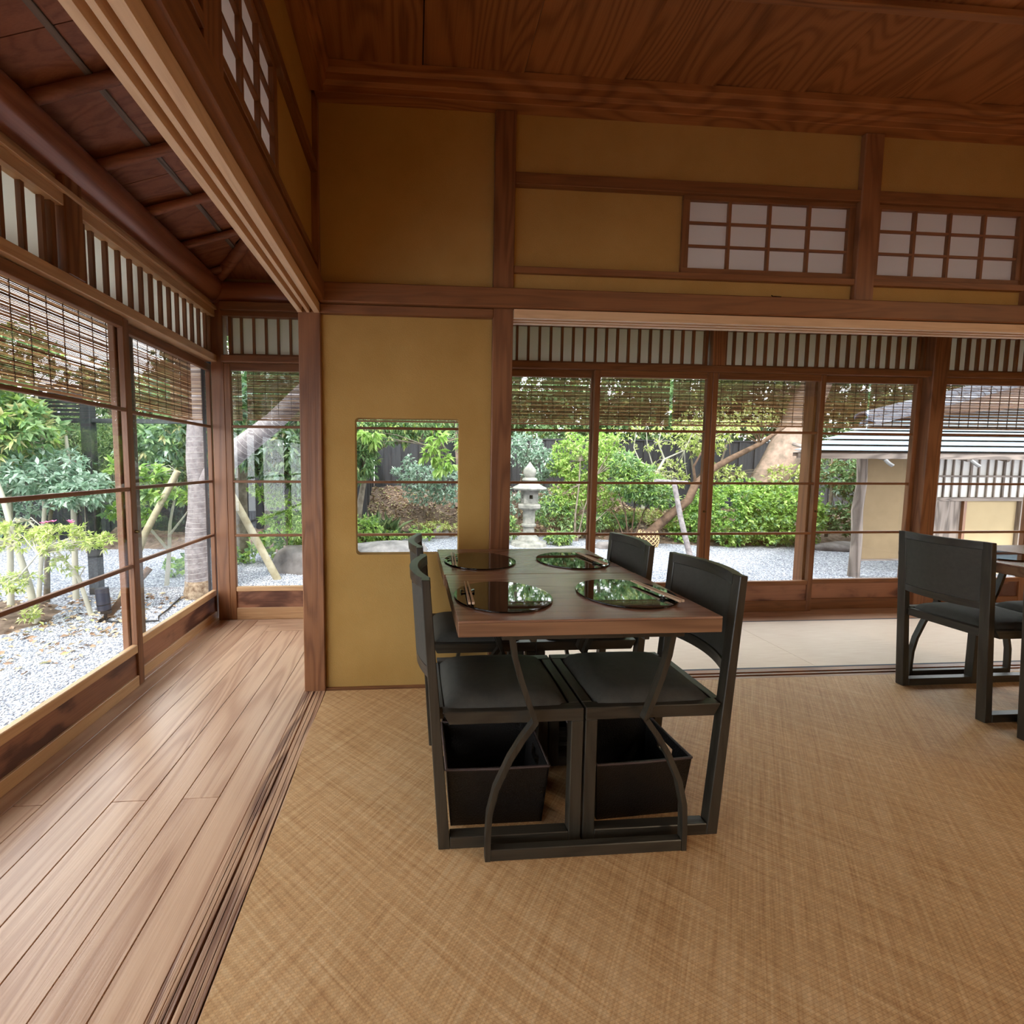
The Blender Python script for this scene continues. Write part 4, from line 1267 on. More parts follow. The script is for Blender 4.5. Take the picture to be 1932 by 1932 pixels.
def helix(path, rads, pitch, r, n=14):
    m = MB(); pts = []
    P = [Vector(p) for p in path]
    for i in range(len(P) - 1):
        seg = P[i + 1] - P[i]; turns = seg.length / pitch; steps = max(2, int(turns * n))
        d = seg.normalized(); a = Vector((0, 1, 0)) if abs(d.y) < 0.8 else Vector((1, 0, 0))
        u = d.cross(a).normalized(); w = d.cross(u)
        for s_ in range(steps):
            f = s_ / steps; t_ = 2 * math.pi * (turns * f)
            rr = rads[i] * (1 - f) + rads[i + 1] * f + r * 0.4
            pts.append(P[i] + seg * (f + 0.012 * math.sin(len(pts) * 0.21) + 0.01 * math.sin(len(pts) * 0.057)) + u * math.cos(t_) * rr + w * math.sin(t_) * rr)
    m.tube([rel(p) for p in pts], r, 4)
    return m
helix(trunk[:7], [v for v in trr[:7]], 0.062, 0.0026).build('binding_rope', M_rope, wt)
helix(br[1:], brr[1:], 0.068, 0.0026).build('binding_rope', M_rope, wt)
MB().lathe([(0.165, 0.0), (0.172, 0.06), (0.158, 0.12), (0.154, 0.19), (0.150, 0.20)], 22).build('burlap_collar', plain('burlap', (168, 150, 128), 0.95, 0.1, 1.0, 60, 0.5, 24, col2=(84, 64, 50)), wt, smooth=60)
P, O = blob_pts([(-2.4, 5.3, 3.3, 1.6, 1.4, 0.6, 500), (-0.6, 5.4, 3.1, 1.2, 1.0, 0.5, 350)], 0.4)
C, D = whorls(P, O, 6, 0.3)
leaf_mesh('foliage', C - np.array((-2.6, 5.06, G)), D, 0.12, 0.05, L_mid, wt)

# leaning support poles
def pole(label, a, b, r0_, r1_, mat=M_pole, bend=0.0):
    mid = (Vector(a) + Vector(b)) / 2 + Vector((bend, 0, 0))
    t = empty('support_pole', a, 0, label, 'pole')
    pts = [Vector(a), (Vector(a) + mid) / 2, mid, (mid + Vector(b)) / 2, Vector(b)]
    MB().tube([tuple(p - Vector(a)) for p in pts], [r0_, r0_ * .97, (r0_ + r1_) / 2, r1_, r1_], 10).build('shaft', mat, t, smooth=50)
    return t
pole('pale leaning log brace propping the wrapped tree, seen in the left doors', (-3.38, 5.02, -0.46), (-2.70, 5.02, 1.02), 0.042, 0.036, M_pole, -0.06)
pole('pale round pole leaning across the side window', (-1.843, 5.75, -0.46), (-2.46, 5.35, 1.16), 0.050, 0.042)
pole('dark short stake behind the glass door stile', (-3.10, 4.35, -0.46), (-2.8, 4.6, 0.0), 0.035, 0.035, M_barkd)
# spotlight
sp = empty('garden_spotlight', (-3.10, 4.28, G), 0, 'dark blue-grey cylindrical garden spotlight on the gravel at the left', 'spotlight')
MB().tube([(0.050, 0, 0.115), (0.035, 0, 0.33)], [0.056, 0.056], 24).build('lamp_body', M_blkmetal, sp, smooth=40)
lb_ = bpy.data.objects['lamp_body']
MB().tube([(0.0463, 0, 0.165), (0.0455, 0, 0.176)], [0.0572, 0.0572], 24).build('ring', M_black, lb_, smooth=40)
MB().box(0.02, 0.11, -0.02, 0.02, 0.075, 0.115).build('bracket', M_black, sp, 0.004)
MB().tube([(0.055, 0, 0.0), (0.06, 0, 0.085)], [0.018, 0.014], 8).build('stem', M_black, sp)
MB().lathe([(0.04, -0.005), (0.045, 0.012), (0.03, 0.022)], 14, 0.03, 0).build('base', M_black, sp)
o = MB().tube([(-3.08, 4.26, G + 0.012), (-2.9, 4.2, G + 0.02), (-2.78, 4.22, G + 0.012), (-2.62, 4.2, G + 0.02), (-2.48, 4.18, G + 0.03), (-2.55, 4.3, G + 0.03), (-2.6, 4.55, G + 0.015), (-2.68, 4.95, G + 0.02)], 0.009, 6).build('cable', M_cable, None, smooth=60)
tag(o, 'black cable lying on the gravel between the spotlight and the wrapped tree', 'cable')
sp2 = empty('garden_spotlight', (-2.62, 6.15, G), 0, 'small dark spotlight by the round stone in the side window', 'spotlight')
MB().tube([(0, 0, 0.05), (-0.01, 0, 0.24)], [0.05, 0.05], 16).build('lamp_body', M_blkmetal, sp2, smooth=40)
MB().lathe([(0.03, -0.01), (0.04, 0.02), (0.02, 0.06)], 10).build('base', M_black, sp2)

def rock(label, cx, cy, rx, ry, h, seed, mat=M_rock, name='boulder', cat='rock'):
    bm = bmesh.new()
    bmesh.ops.create_icosphere(bm, subdivisions=3, radius=1.0)
    rr = random.Random(seed)
    ph = [rr.uniform(0, 6) for _ in range(6)]
    for v in bm.verts:
        p = v.co
        k = 1 + 0.12 * math.sin(p.x * 3 + ph[0]) * math.sin(p.y * 3.4 + ph[1]) + 0.08 * math.sin(p.z * 5 + ph[2] + p.x * 2) + 0.03 * math.sin(p.x * 11 + ph[3]) * math.sin(p.y * 12 + p.z * 9)
        v.co = Vector((p.x * rx * k, p.y * ry * k, max(p.z, -0.35) * h * k))
    me = bpy.data.meshes.new(name); bm.to_mesh(me); bm.free()
    me.materials.append(mat)
    for p in me.polygons: p.use_smooth = True
    o = bpy.data.objects.new(name, me); COL.objects.link(o)
    o.location = (cx, cy, G + 0.02)
    return tag(o, label, cat)
rock('large rough grey boulder at the foot of the pole in the side window', -1.62, 6.25, 0.46, 0.3, 0.34, 1)
rock('rounded pale stone beside the corner post in the side window', -2.75, 6.0, 0.20, 0.2, 0.22, 2)
rock('flat pale stone slab seen through the small rounded window', -0.42, 7.55, 0.68, 0.55, 0.16, 3, M_slab, 'stone_slab', 'stone')
rock('pale stone at the foot of the earth mound, through the small window', 0.55, 8.95, 0.22, 0.2, 0.2, 4)
rock('small bluish stone on the gravel beside the far right chair back', 3.62, 7.7, 0.20, 0.15, 0.09, 5)
rock('flat stone beside the stone lantern foot', 2.75, 7.4, 0.42, 0.25, 0.05, 6, M_slab)
rock('long low kerb stone at the gravel edge right of the bush', 8.1, 7.35, 0.6, 0.2, 0.14, 8)
rock('round stone on the mound behind the shrubs', 4.2, 9.3, 0.26, 0.2, 0.5, 9)

# ---- stone lantern
ln = empty('stone_lantern', (2.23, 8.03, G), 0, 'pale weathered granite lantern standing at the edge of the gravel', 'stone lantern')
MB().lathe([(0.36, 0.0), (0.34, 0.06), (0.22, 0.09), (0.20, 0.15), (0.15, 0.20)], 12).build('base', M_stone, ln, smooth=30)
MB().lathe([(0.115, 0.20), (0.108, 0.34), (0.110, 0.36)], 16).build('shaft', M_stone, ln, smooth=40)
MB().lathe([(0.112, 0.36), (0.142, 0.375), (0.142, 0.41), (0.115, 0.43)], 16).build('shaft_ring', M_stone, ln, smooth=30)
MB().lathe([(0.118, 0.43), (0.118, 0.66), (0.13, 0.68)], 16).build('shaft', M_stone, ln, smooth=40)
MB().lathe([(0.13, 0.68), (0.235, 0.73), (0.245, 0.80), (0.16, 0.82)], 6, rot=0.3).build('platform', M_stone, ln, 0.008)
mbx = MB()
a = 0.135
w_ = 0.034
mbx.box(-a, a, -a, a, 0.82, 0.91).box(-a, a, -a, a, 0.985, 1.07)
for sx in (-1, 1):
    for sy in (-1, 1):
        mbx.box(min(sx * w_, sx * a), max(sx * w_, sx * a), min(sy * w_, sy * a), max(sy * w_, sy * a), 0.91, 0.985)
mbx.build('fire_box', M_stone, ln)
MB().lathe([(0.20, 1.07), (0.35, 1.085), (0.37, 1.12), (0.30, 1.15), (0.20, 1.20), (0.12, 1.25)], 6, rot=0.3).build('roof', M_stone, ln, 0.01)
MB().lathe([(0.13, 1.24), (0.15, 1.27), (0.13, 1.31), (0.09, 1.32), (0.10, 1.34), (0.125, 1.40), (0.12, 1.47), (0.07, 1.53), (0.02, 1.60), (0.008, 1.625)], 16).build('finial', M_stone, ln, smooth=40)

# ---- woven guard at the leaning trunk foot
gd = empty('trunk_guard', (4.54, 7.84, G), 0, 'small woven pale guard round the foot of the leaning trunk, above the far chair back', 'trunk guard')
MB().lathe([(0.16, 0.0), (0.19, 0.10), (0.18, 0.22), (0.14, 0.30)], 14).build('liner', M_barkd, gd, smooth=50)
m = MB()
for s_ in (1, -1):
    for k in range(14):
        pts = []
        for j in range(9):
            f = j / 8; t_ = 2 * math.pi * k / 14 + s_ * f * 1.6
            r_ = 0.165 + 0.03 * math.sin(f * 3.0) + 0.006 - f * 0.012
            pts.append((r_ * math.cos(t_), r_ * math.sin(t_), f * 0.30))
        m.tube(pts, 0.007, 5)
m.build('woven_strips', M_woven, gd)
plant('leaning_tree', 'brown trunk leaning to the right over the white prop, behind the far right chair', 'tree', (4.55, 7.95, -0.45),
      [([(4.55, 7.95, -0.46), (4.65, 7.95, -0.2), (5.0, 7.9, 0.15), (5.30, 7.8, 0.45), (5.42, 7.8, 0.75), (5.75, 7.8, 1.05), (6.1, 7.8, 1.25), (6.7, 7.8, 1.55), (7.2, 7.8, 1.9)], [0.12, 0.10, 0.085, 0.078, 0.075, 0.07, 0.06, 0.045, 0.03]),
       ([(5.42, 7.8, 0.8), (5.3, 7.7, 1.1), (5.5, 7.6, 1.6)], [0.03, 0.02, 0.01])],
      [(5.9, 7.8, 2.0, 1.0, 0.6, 0.30, 140)],
      L_yellow, 0.10, 0.035, k=5, barkm=M_barkd, twigs=40, spread=1.0)
pole('white weathered prop under the leaning trunk', (4.80, 6.95, -0.46), (4.66, 7.3, 0.86), 0.048, 0.042, M_wrap, -0.02)
o = MB().tube([(4.35, 7.35, 0.84), (5.05, 7.5, 0.80)], 0.035, 10).build('prop_crosspiece', M_wrap, None, smooth=50)
tag(o, 'short white crosspiece on top of the prop of the leaning trunk', 'pole')

# ---- centre and right planting
plant('shrub', 'white-backed small-leaved shrub on the mound, through the small window', 'shrub', (0.25, 9.5, -0.2),
      [([(0.25, 9.5, -0.2), (0.2, 9.4, 0.2), (0.1, 9.3, 0.6)], [0.014, 0.012, 0.008]), ([(0.25, 9.5, -0.2), (0.5, 9.4, 0.3), (0.7, 9.2, 0.6)], [0.014, 0.01, 0.007])],
      [(0.15, 9.2, 0.82, 0.60, 0.4, 0.30, 230), (0.9, 9.1, 0.62, 0.55, 0.35, 0.45, 230), (0.2, 9.2, 0.42, 0.45, 0.3, 0.18, 80), (-0.1, 9.3, 1.15, 0.14, 0.1, 0.16, 20)],
      L_blue, 0.085, 0.045, k=5, twigs=30)
plant('garden_tree', 'tree with hanging grey-green leaves at the left of the small window', 'tree', (-1.15, 8.2, -0.45),
      [([(-1.15, 8.2, -0.46), (-1.05, 8.2, 0.3), (-0.95, 8.2, 0.9), (-1.0, 8.2, 1.8), (-0.9, 8.2, 2.6)], [0.07, 0.06, 0.05, 0.045, 0.03]),
       ([(-1.0, 8.2, 1.2), (-0.5, 8.1, 1.5), (0.1, 8.0, 1.55), (0.8, 8.0, 1.6)], [0.035, 0.028, 0.02, 0.012])],
      [(-0.95, 8.0, 1.2, 0.28, 0.3, 0.40, 150), (-0.55, 8.0, 1.72, 0.75, 0.4, 0.20, 240), (0.2, 8.0, 2.1, 1.2, 0.5, 0.35, 330), (-1.3, 8.0, 1.9, 0.5, 0.5, 0.6, 200)],
      L_mid, 0.13, 0.034, k=6, droop=1.1, spread=0.7, twigs=50, extra=[(L_yellow, 0.15, 0.12, 0.035)])
plant('chestnut_sprig', 'bright yellow-green hanging leaf sprays at the centre of the small window', 'tree', (0.75, 7.6, -0.45),
      [([(0.95, 8.0, -0.46), (0.95, 7.9, 0.8), (0.85, 7.8, 1.6), (0.6, 7.7, 2.3)], [0.05, 0.045, 0.035, 0.02]),
       ([(0.85, 7.8, 1.6), (0.5, 7.6, 1.5), (0.2, 7.5, 1.45)], [0.02, 0.012, 0.006])],
      [(0.32, 7.4, 1.32, 0.16, 0.12, 0.14, 14), (0.50, 7.4, 1.12, 0.16, 0.12, 0.16, 16), (0.42, 7.4, 1.62, 0.14, 0.12, 0.06, 7), (0.95, 7.5, 1.55, 0.18, 0.14, 0.14, 12), (-0.75, 7.4, 1.62, 0.16, 0.12, 0.14, 12)],
      L_bright, 0.17, 0.055, k=7, droop=0.9, spread=0.8, twigs=20, twig_r=0.006)
plant('broadleaf_clump', 'clump of long dark strap leaves low in the small window', 'plant', (-0.75, 8.5, -0.45), [],
      [(-0.75, 8.5, -0.30, 0.18, 0.15, 0.06, 9), (-0.45, 8.6, -0.30, 0.12, 0.1, 0.06, 5)], L_dark, 0.42, 0.075, k=8, droop=-1.3, spread=0.9, twigs=0, extra=[(L_mid, 0.5, 0.36, 0.07)])
plant('low_shrub', 'fresh green low plants at the foot of the small window', 'plant', (-0.95, 8.1, -0.45), [],
      [(-0.95, 8.1, -0.12, 0.32, 0.25, 0.24, 150), (-0.5, 8.3, -0.33, 0.4, 0.2, 0.1, 80), (0.15, 8.5, -0.30, 0.3, 0.2, 0.12, 60)], L_bright, 0.075, 0.035, k=5, twigs=0, shell=0.2, extra=[(L_mid, 0.4, 0.07, 0.03)])
for i, (x, y, r_, lb) in enumerate(((1.05, 10.0, 0.085, 'pale slender trunk at the right of the small window, left one'), (1.42, 10.0, 0.10, 'pale slender trunk at the right of the small window, right one'))):
    plant('slender_tree', lb, 'tree', (x, y, 0.0),
          [([(x, y, 0.1), (x + 0.04, y, 0.9), (x - 0.02, y, 1.6), (x, y, 2.6), (x + .1, y, 3.4)], [r_, r_ * .95, r_ * .9, r_ * .8, r_ * .6])],
          [(x, y, 3.2, 0.9, 0.8, 0.8, 300), (x + .2, y - .4, 1.75, 0.5, 0.3, 0.2, 50)], L_mid, 0.12, 0.05, k=5, droop=0.3, barkm=M_barkp, twigs=20)
plant('shrub', 'dark twiggy evergreen behind the stone lantern', 'shrub', (2.3, 9.6, -0.2),
      [([(2.2, 9.6, -0.2), (2.15, 9.6, 0.6), (2.1, 9.6, 1.3)], [0.035, 0.03, 0.02]), ([(2.4, 9.6, -0.2), (2.45, 9.6, 0.7), (2.6, 9.6, 1.3)], [0.03, 0.025, 0.015]), ([(2.05, 9.65, -0.2), (1.9, 9.6, 0.8), (1.85, 9.6, 1.5)], [0.025, 0.02, 0.012])],
      [(2.3, 9.4, 1.45, 0.6, 0.4, 0.35, 240), (2.85, 9.3, 1.1, 0.45, 0.35, 0.35, 220), (2.1, 9.3, 0.3, 0.4, 0.3, 0.3, 90), (1.7, 9.2, -0.1, 0.3, 0.2, 0.2, 50), (2.9, 9.2, 0.35, 0.4, 0.3, 0.3, 110)],
      L_blue, 0.09, 0.04, k=6, barkm=M_barkp, twigs=50)
plant('shrub', 'tall bright green shrub right of the stone lantern', 'shrub', (3.5, 9.2, -0.3),
      [([(3.3, 8.4, -0.46), (3.32, 8.45, 0.1), (3.4, 8.5, 0.7), (3.45, 8.6, 1.2)], [0.022, 0.02, 0.015, 0.01]), ([(3.35, 8.4, -0.46), (3.5, 8.45, 0.2), (3.75, 8.5, 0.9)], [0.02, 0.014, 0.008]),
       ([(3.28, 8.4, -0.46), (3.75, 8.4, -0.02), (4.1, 8.4, 0.3)], [0.014, 0.01, 0.006])],
      [(3.55, 8.9, 1.20, 0.62, 0.4, 0.62, 560), (4.15, 9.0, 1.35, 0.35, 0.3, 0.5, 260), (3.3, 8.8, 0.45, 0.4, 0.3, 0.35, 160), (4.0, 8.9, 0.45, 0.45, 0.3, 0.35, 170)],
      L_bright, 0.075, 0.036, k=6, barkm=M_bark, twigs=60, extra=[(L_yellow, 0.3, 0.07, 0.03)])
plant('fern_plants', 'low green fern and ground plants between lantern and shrub', 'plant', (2.8, 8.2, -0.45), [],
      [(2.85, 8.0, -0.30, 0.28, 0.15, 0.12, 60), (3.6, 8.6, -0.10, 0.5, 0.2, 0.2, 90), (1.85, 8.3, -0.15, 0.25, 0.15, 0.22, 60), (4.3, 8.7, -0.05, 0.5, 0.2, 0.16, 80), (3.0, 8.7, 0.1, 0.5, 0.2, 0.3, 110)],
      L_mid, 0.10, 0.03, k=7, droop=0.2, twigs=0, shell=0.1, extra=[(L_bright, 0.4, 0.09, 0.03)])
plant('shrub', 'green shrub with many thin upright stems left of the leaning trunk', 'shrub', (4.35, 8.2, -0.45),
      [([(4.35, 8.2, -0.46), (4.25, 8.2, 0.2), (4.05, 8.2, 0.7)], [0.016, 0.013, 0.008]), ([(4.38, 8.2, -0.46), (4.45, 8.2, 0.3), (4.5, 8.2, 0.8)], [0.014, 0.011, 0.007]),
       ([(4.42, 8.2, -0.46), (4.65, 8.2, 0.2), (4.95, 8.2, 0.6)], [0.014, 0.011, 0.006]), ([(4.3, 8.2, -0.46), (4.1, 8.2, 0.0), (3.9, 8.2, 0.3)], [0.012, 0.01, 0.006])],
      [(4.35, 8.1, 0.78, 0.55, 0.35, 0.32, 300), (4.1, 8.0, 1.15, 0.3, 0.2, 0.22, 90), (4.8, 8.1, 0.55, 0.4, 0.3, 0.25, 140)],
      L_mid, 0.10, 0.032, k=6, barkm=M_barkd, twigs=40, extra=[(L_bright, 0.5, 0.10, 0.03)])
plant('bare_tree', 'pale bare-branched small tree before the black fence', 'tree', (5.2, 8.9, -0.3),
      [([(5.05, 8.9, -0.3), (5.0, 8.9, 0.4), (5.3, 8.9, 0.95), (5.45, 8.9, 1.25)], [0.05, 0.04, 0.035, 0.025]),
       ([(5.3, 8.9, 0.95), (4.9, 8.9, 1.2), (4.4, 8.9, 1.4), (3.95, 8.9, 1.5)], [0.03, 0.022, 0.015, 0.008]),
       ([(5.45, 8.9, 1.25), (5.3, 8.9, 1.6), (5.4, 8.9, 2.1)], [0.022, 0.015, 0.008]), ([(5.45, 8.9, 1.25), (5.9, 8.9, 1.45), (6.1, 8.9, 1.9)], [0.02, 0.014, 0.008]),
       ([(4.9, 8.9, 1.2), (4.75, 8.9, 1.5), (4.8, 8.9, 1.9)], [0.015, 0.01, 0.006]), ([(5.2, 8.9, 1.1), (5.0, 8.8, 1.5), (4.95, 8.8, 2.0)], [0.014, 0.01, 0.006])],
      [(4.9, 8.8, 1.75, 0.8, 0.3, 0.35, 70), (5.9, 8.8, 1.7, 0.4, 0.3, 0.35, 60), (5.6, 9.0, 0.9, 0.5, 0.3, 0.4, 130)],
      L_yellow, 0.09, 0.035, k=4, barkm=M_twig, twigs=60)
plant('round_bush', 'large bright green rounded bush at the gravel edge', 'bush', (6.6, 8.0, -0.45),
      [([(6.6, 8.0, -0.46), (6.6, 8.0, 0.2)], [0.05, 0.03])],
      [(6.35, 7.9, 0.18, 0.95, 0.5, 0.62, 1500), (7.15, 7.8, 0.18, 0.75, 0.5, 0.60, 1200), (5.6, 8.1, -0.02, 0.5, 0.35, 0.42, 420), (7.7, 7.8, 0.0, 0.35, 0.3, 0.42, 300)],
      L_bright, 0.072, 0.040, k=5, twigs=0, shell=0.75, extra=[(L_mid, 0.25, 0.07, 0.04)])
plant('big_tree', 'big pinkish grey trunk leaning right behind the round bush', 'tree', (7.6, 9.0, -0.3),
      [([(7.55, 9.0, -0.3), (7.75, 9.0, 0.4), (8.15, 9.0, 1.1), (8.5, 9.0, 1.8), (8.8, 9.0, 2.6), (9.3, 9.0, 3.8)], [0.42, 0.36, 0.34, 0.35, 0.30, 0.22])],
      [(8.5, 9.3, 4.2, 2.6, 1.6, 1.3, 900), (6.5, 9.6, 3.4, 1.6, 1.2, 0.9, 500)],
      L_mid, 0.14, 0.06, k=6, barkm=M_barkp, twigs=20, extra=[(L_yellow, 0.3, 0.12, 0.05)])
plant('thin_trees', 'cluster of thin saplings with sparse yellow-green leaves left of the big trunk', 'tree', (6.9, 9.6, -0.2),
      [([(6.6, 9.6, -0.2), (6.65, 9.6, 0.8), (6.5, 9.6, 1.5), (6.4, 9.6, 2.2)], [0.03, 0.026, 0.02, 0.015]), ([(7.0, 9.6, -0.2), (7.05, 9.6, 1.0), (7.1, 9.6, 2.2)], [0.045, 0.04, 0.03]), ([(7.35, 9.6, -0.2), (7.2, 9.6, 0.9), (7.5, 9.6, 2.0)], [0.03, 0.026, 0.02])],
      [(6.6, 9.2, 1.75, 0.6, 0.35, 0.42, 170), (8.1, 8.6, 0.9, 0.5, 0.3, 0.25, 120), (7.1, 9.2, 0.95, 0.4, 0.3, 0.2, 70)],
      L_yellow, 0.09, 0.036, k=5, twigs=60)
plant('evergreen_shrub', 'dense dark evergreens left of the pavilion post', 'shrub', (8.6, 7.9, -0.3),
      [([(8.3, 7.9, -0.3), (8.35, 7.9, 0.6), (8.3, 7.9, 1.4)], [0.03, 0.025, 0.02]), ([(8.9, 7.9, -0.3), (8.95, 7.9, 0.6), (9.1, 7.9, 1.4)], [0.03, 0.025, 0.02]), ([(9.2, 7.6, -0.3), (9.15, 7.6, 0.6), (9.3, 7.6, 1.1)], [0.02, 0.018, 0.015])],
      [(8.7, 7.9, 0.95, 0.55, 0.4, 0.42, 320), (9.2, 7.8, 0.6, 0.5, 0.4, 0.6, 360), (8.5, 7.7, 0.1, 0.4, 0.3, 0.3, 200), (9.5, 7.8, 0.1, 0.6, 0.3, 0.5, 260)],
      L_mid, 0.09, 0.04, k=6, twigs=40, extra=[(L_brown, 0.25, 0.08, 0.03), (L_blue, 0.2, 0.09, 0.04)])
plant('creeping_plants', 'yellowish ground plants on the mound below the leaning trunk', 'ground cover', (5.3, 8.9, -0.3), [],
      [(4.9, 8.9, 0.0, 0.7, 0.3, 0.14, 160), (5.7, 8.7, -0.15, 0.5, 0.3, 0.14, 120), (3.2, 9.6, 0.25, 0.7, 0.3, 0.12, 120), (0.5, 8.9, -0.2, 0.5, 0.2, 0.08, 60)], L_yellow, 0.09, 0.02, k=6, twigs=0, shell=0.1, extra=[(L_brown, 0.5, 0.09, 0.02)])
# leaf litter on the beds
def litter(label, x0, x1, y0, y1, n, hf):
    x = rng.uniform(x0, x1, n); y = rng.uniform(y0, y1, n)
    z = np.array([hf(a, b) for a, b in zip(x, y)]) + 0.012
    C = np.stack([x, y, z], 1)
    keep = z > G - 0.015
    D = rng.normal(0, 1, (n, 3)); D[:, 2] *= 0.2
    o = leaf_mesh('leaf_litter', C[keep], D[keep], 0.07, 0.035, L_litter, None, jitter=0.1)
    return tag(o, label, 'fallen leaves', kind='stuff')
litter('dry fallen leaves over the earth mound', -1.8, 8.0, 8.2, 10.6, 15000, hmound)
litter('dry fallen leaves under the azalea', -4.8, -2.6, 3.2, 5.1, 520, lambda a, b: max(hleft(a, b), G + 0.004))

# ---- trees beyond the fence
random.seed(11)
bgt = [(-10.5, 10.5, 1.9, 1.9, 1.2, 1.2), (-7.9, 11.6, 2.2, 1.5, 1.2, 1.3), (-4.9, 11.0, 3.2, 1.5, 1.1, 1.7), (-2.3, 11.8, 3.4, 1.6, 1.2, 1.9), (0.3, 12.2, 3.2, 1.6, 1.2, 1.9), (2.9, 12.0, 3.4, 1.6, 1.2, 1.9),
       (5.4, 12.0, 3.2, 1.6, 1.2, 1.9), (8.0, 12.4, 3.6, 1.8, 1.3, 2.1), (10.9, 12.2, 3.8, 1.9, 1.3, 2.3), (14.0, 12.0, 4.0, 2.2, 1.4, 2.6), (17.6, 11.6, 4.0, 2.2, 1.4, 2.6), (-9.5, 7.2, 2.0, 1.0, 1.6, 1.3), (-9.3, 4.0, 1.9, 1.0, 1.6, 1.2)]
names_ = ['far behind the left fence', 'behind the left fence, beside the sky gap', 'rising over the dark hedge', 'behind the wrapped tree', 'seen over the side window boulder', 'beyond the fence above the small rounded window',
          'beyond the fence above the stone lantern', 'beyond the fence above the bare tree', 'beyond the fence over the round bush', 'beyond the fence behind the big leaning trunk', 'behind the pavilion roof', 'at the extreme left beyond the yard', 'outermost at the left of the yard']
for (x, y, z, rx, ry, rz), w in zip(bgt, names_):
    mt = random.choice([L_dark, L_mid, L_dark, L_mid])
    plant('background_tree', 'leafy evergreen tree ' + w, 'tree', (x, y, -0.45),
          [([(x, y, -0.46), (x + 0.1, y, 1.5), (x, y, 3.0), (x + .1, y, z + rz * .5)], [0.14, 0.12, 0.09, 0.04])],
          [(x, y, z, rx, ry, rz, 900), (x + rx * 0.5, y - 0.3, z - rz * 0.55, rx * 0.7, ry * .7, rz * 0.5, 350), (x - rx * 0.5, y - 0.3, z - rz * 0.4, rx * 0.7, ry * .7, rz * 0.5, 350)],
          mt, 0.17, 0.075, k=6, droop=0.2, twigs=40, twig_r=0.012, shell=0.5, group='trees beyond the fence', extra=[(L_yellow, 0.15, 0.14, 0.06), (L_brown, 0.15, 0.14, 0.06)])

# ---- board fences
def fence(label, x0, y0, x1, y1, z0, z1, wd=0.185):
    L = math.hypot(x1 - x0, y1 - y0); an = math.atan2(y1 - y0, x1 - x0)
    t = empty('board_fence', (x0, y0, z0), an, label, 'fence')
    n = int(math.ceil(L / wd)); h = z1 - z0
    me = MB().box(-0.004, wd + 0.003, -0.010, 0.010, 0, h).mesh('fence_board', wood('dark', 'z'))
    for i in range(n):
        share('fence_board', me, t, (i * wd, 0.021 * (i % 2) - 0.0105, random.uniform(-0.006, 0.006)))
    for z in (0.25, h - 0.25):
        box('fence_rail', wood('dark', 'x'), t, 0, L, 0.022, 0.06, z - 0.04, z + 0.04)
    box('cap_rail', wood('dark', 'x'), t, 0, L, -0.04, 0.06, h, h + 0.04)
    k = 0.0
    while k < L:
        box('fence_post', wood('dark', 'z'), t, k, k + 0.10, 0.0605, 0.14, 0, h + 0.001)
        k += 2.0
    return t
fence('black board fence at the left, behind the dark hedge', -10.0, 8.85, -1.05, 8.85, -0.45, 1.35, 0.30)
fence('black board fence behind the mound and the shrubs', -1.0, 10.8, 15.0, 10.8, -0.45, 1.75, 0.22)
fence('short return of the black fence left of the mound', -1.03, 8.9, -1.03, 10.8, -0.45, 1.6, 0.25)
fence('black board fence closing the yard on the far left', -9.0, 8.8, -9.0, -2.0, -0.45, 1.2, 0.30)
# dark garden frame: post, beam and slatted screen
gf = empty('garden_trellis', (-3.77, 5.2, G), 0, 'dark timber post and beam trellis standing in the left garden', 'trellis')
box('post', wood('dark', 'z'), gf, -0.06, 0.05, -0.05, 0.05, 0, 2.25, 0.004)
box('beam', wood('dark', 'x'), gf, -1.6, 1.15, -0.03, 0.03, 2.02, 2.07, 0.002)
box('post', wood('dark', 'z'), gf, 1.10, 1.18, 2.9, 2.98, 0, 2.25, 0.004)
for k in range(8):
    box('screen_slat', wood('dark', 'x'), gf, -0.60, -0.06, -0.015, 0.0, 2.10 + k * 0.045, 2.135 + k * 0.045)
box('low_rail', wood('dark', 'x'), gf, 0.6, 2.9, 3.3, 3.36, 0.04, 0.12)

# ---- garden pavilion on the right
pv = empty('garden_pavilion', (6.3, 5.5, G), 0, 'small tea pavilion with a pale sheet metal roof, mat wall and paper lattice', 'pavilion')
O3 = (6.3, 5.5, G)
def pb(name, mat, x0, x1, y0, y1, z0, z1, bevel=0.0):
    return box(name, mat, pv, x0 - O3[0], x1 - O3[0], y0 - O3[1], y1 - O3[1], z0 - O3[2], z1 - O3[2], bevel)
MB().tube([rel(p, O3) for p in ((6.26, 5.52, -0.46), (6.27, 5.52, 0.1), (6.24, 5.52, 0.5), (6.28, 5.52, 0.9), (6.25, 5.52, 1.36))], [0.068, 0.060, 0.064, 0.056, 0.06], 12).build('log_post', wood('old', 'z'), pv, smooth=60)
pb('mat_wall', M_straw, 6.34, 7.44, 5.58, 5.62, -0.21, 1.36)
pb('bottom_rail', wood('old', 'x'), 6.34, 7.44, 5.57, 5.63, -0.235, -0.21)
pb('post', wood('old', 'z'), 7.40, 7.50, 5.55, 5.65, -0.45, 1.40, 0.004)
pb('lattice_paper', plain('white_paper', (226, 224, 220), 0.9, 0.1), 7.50, 11.0, 5.66, 5.68, 0.68, 1.40)
x = 7.56
k = 0
while x < 10.9:
    pb('lattice_bar', wood('old', 'z'), x, x + (0.018 if k % 4 else 0.030), 5.64, 5.655, 0.68, 1.40)
    x += random.uniform(0.125, 0.155); k += 1
pb('lattice_rail', wood('old', 'x'), 7.5, 11.0, 5.61, 5.64, 0.975, 1.0)
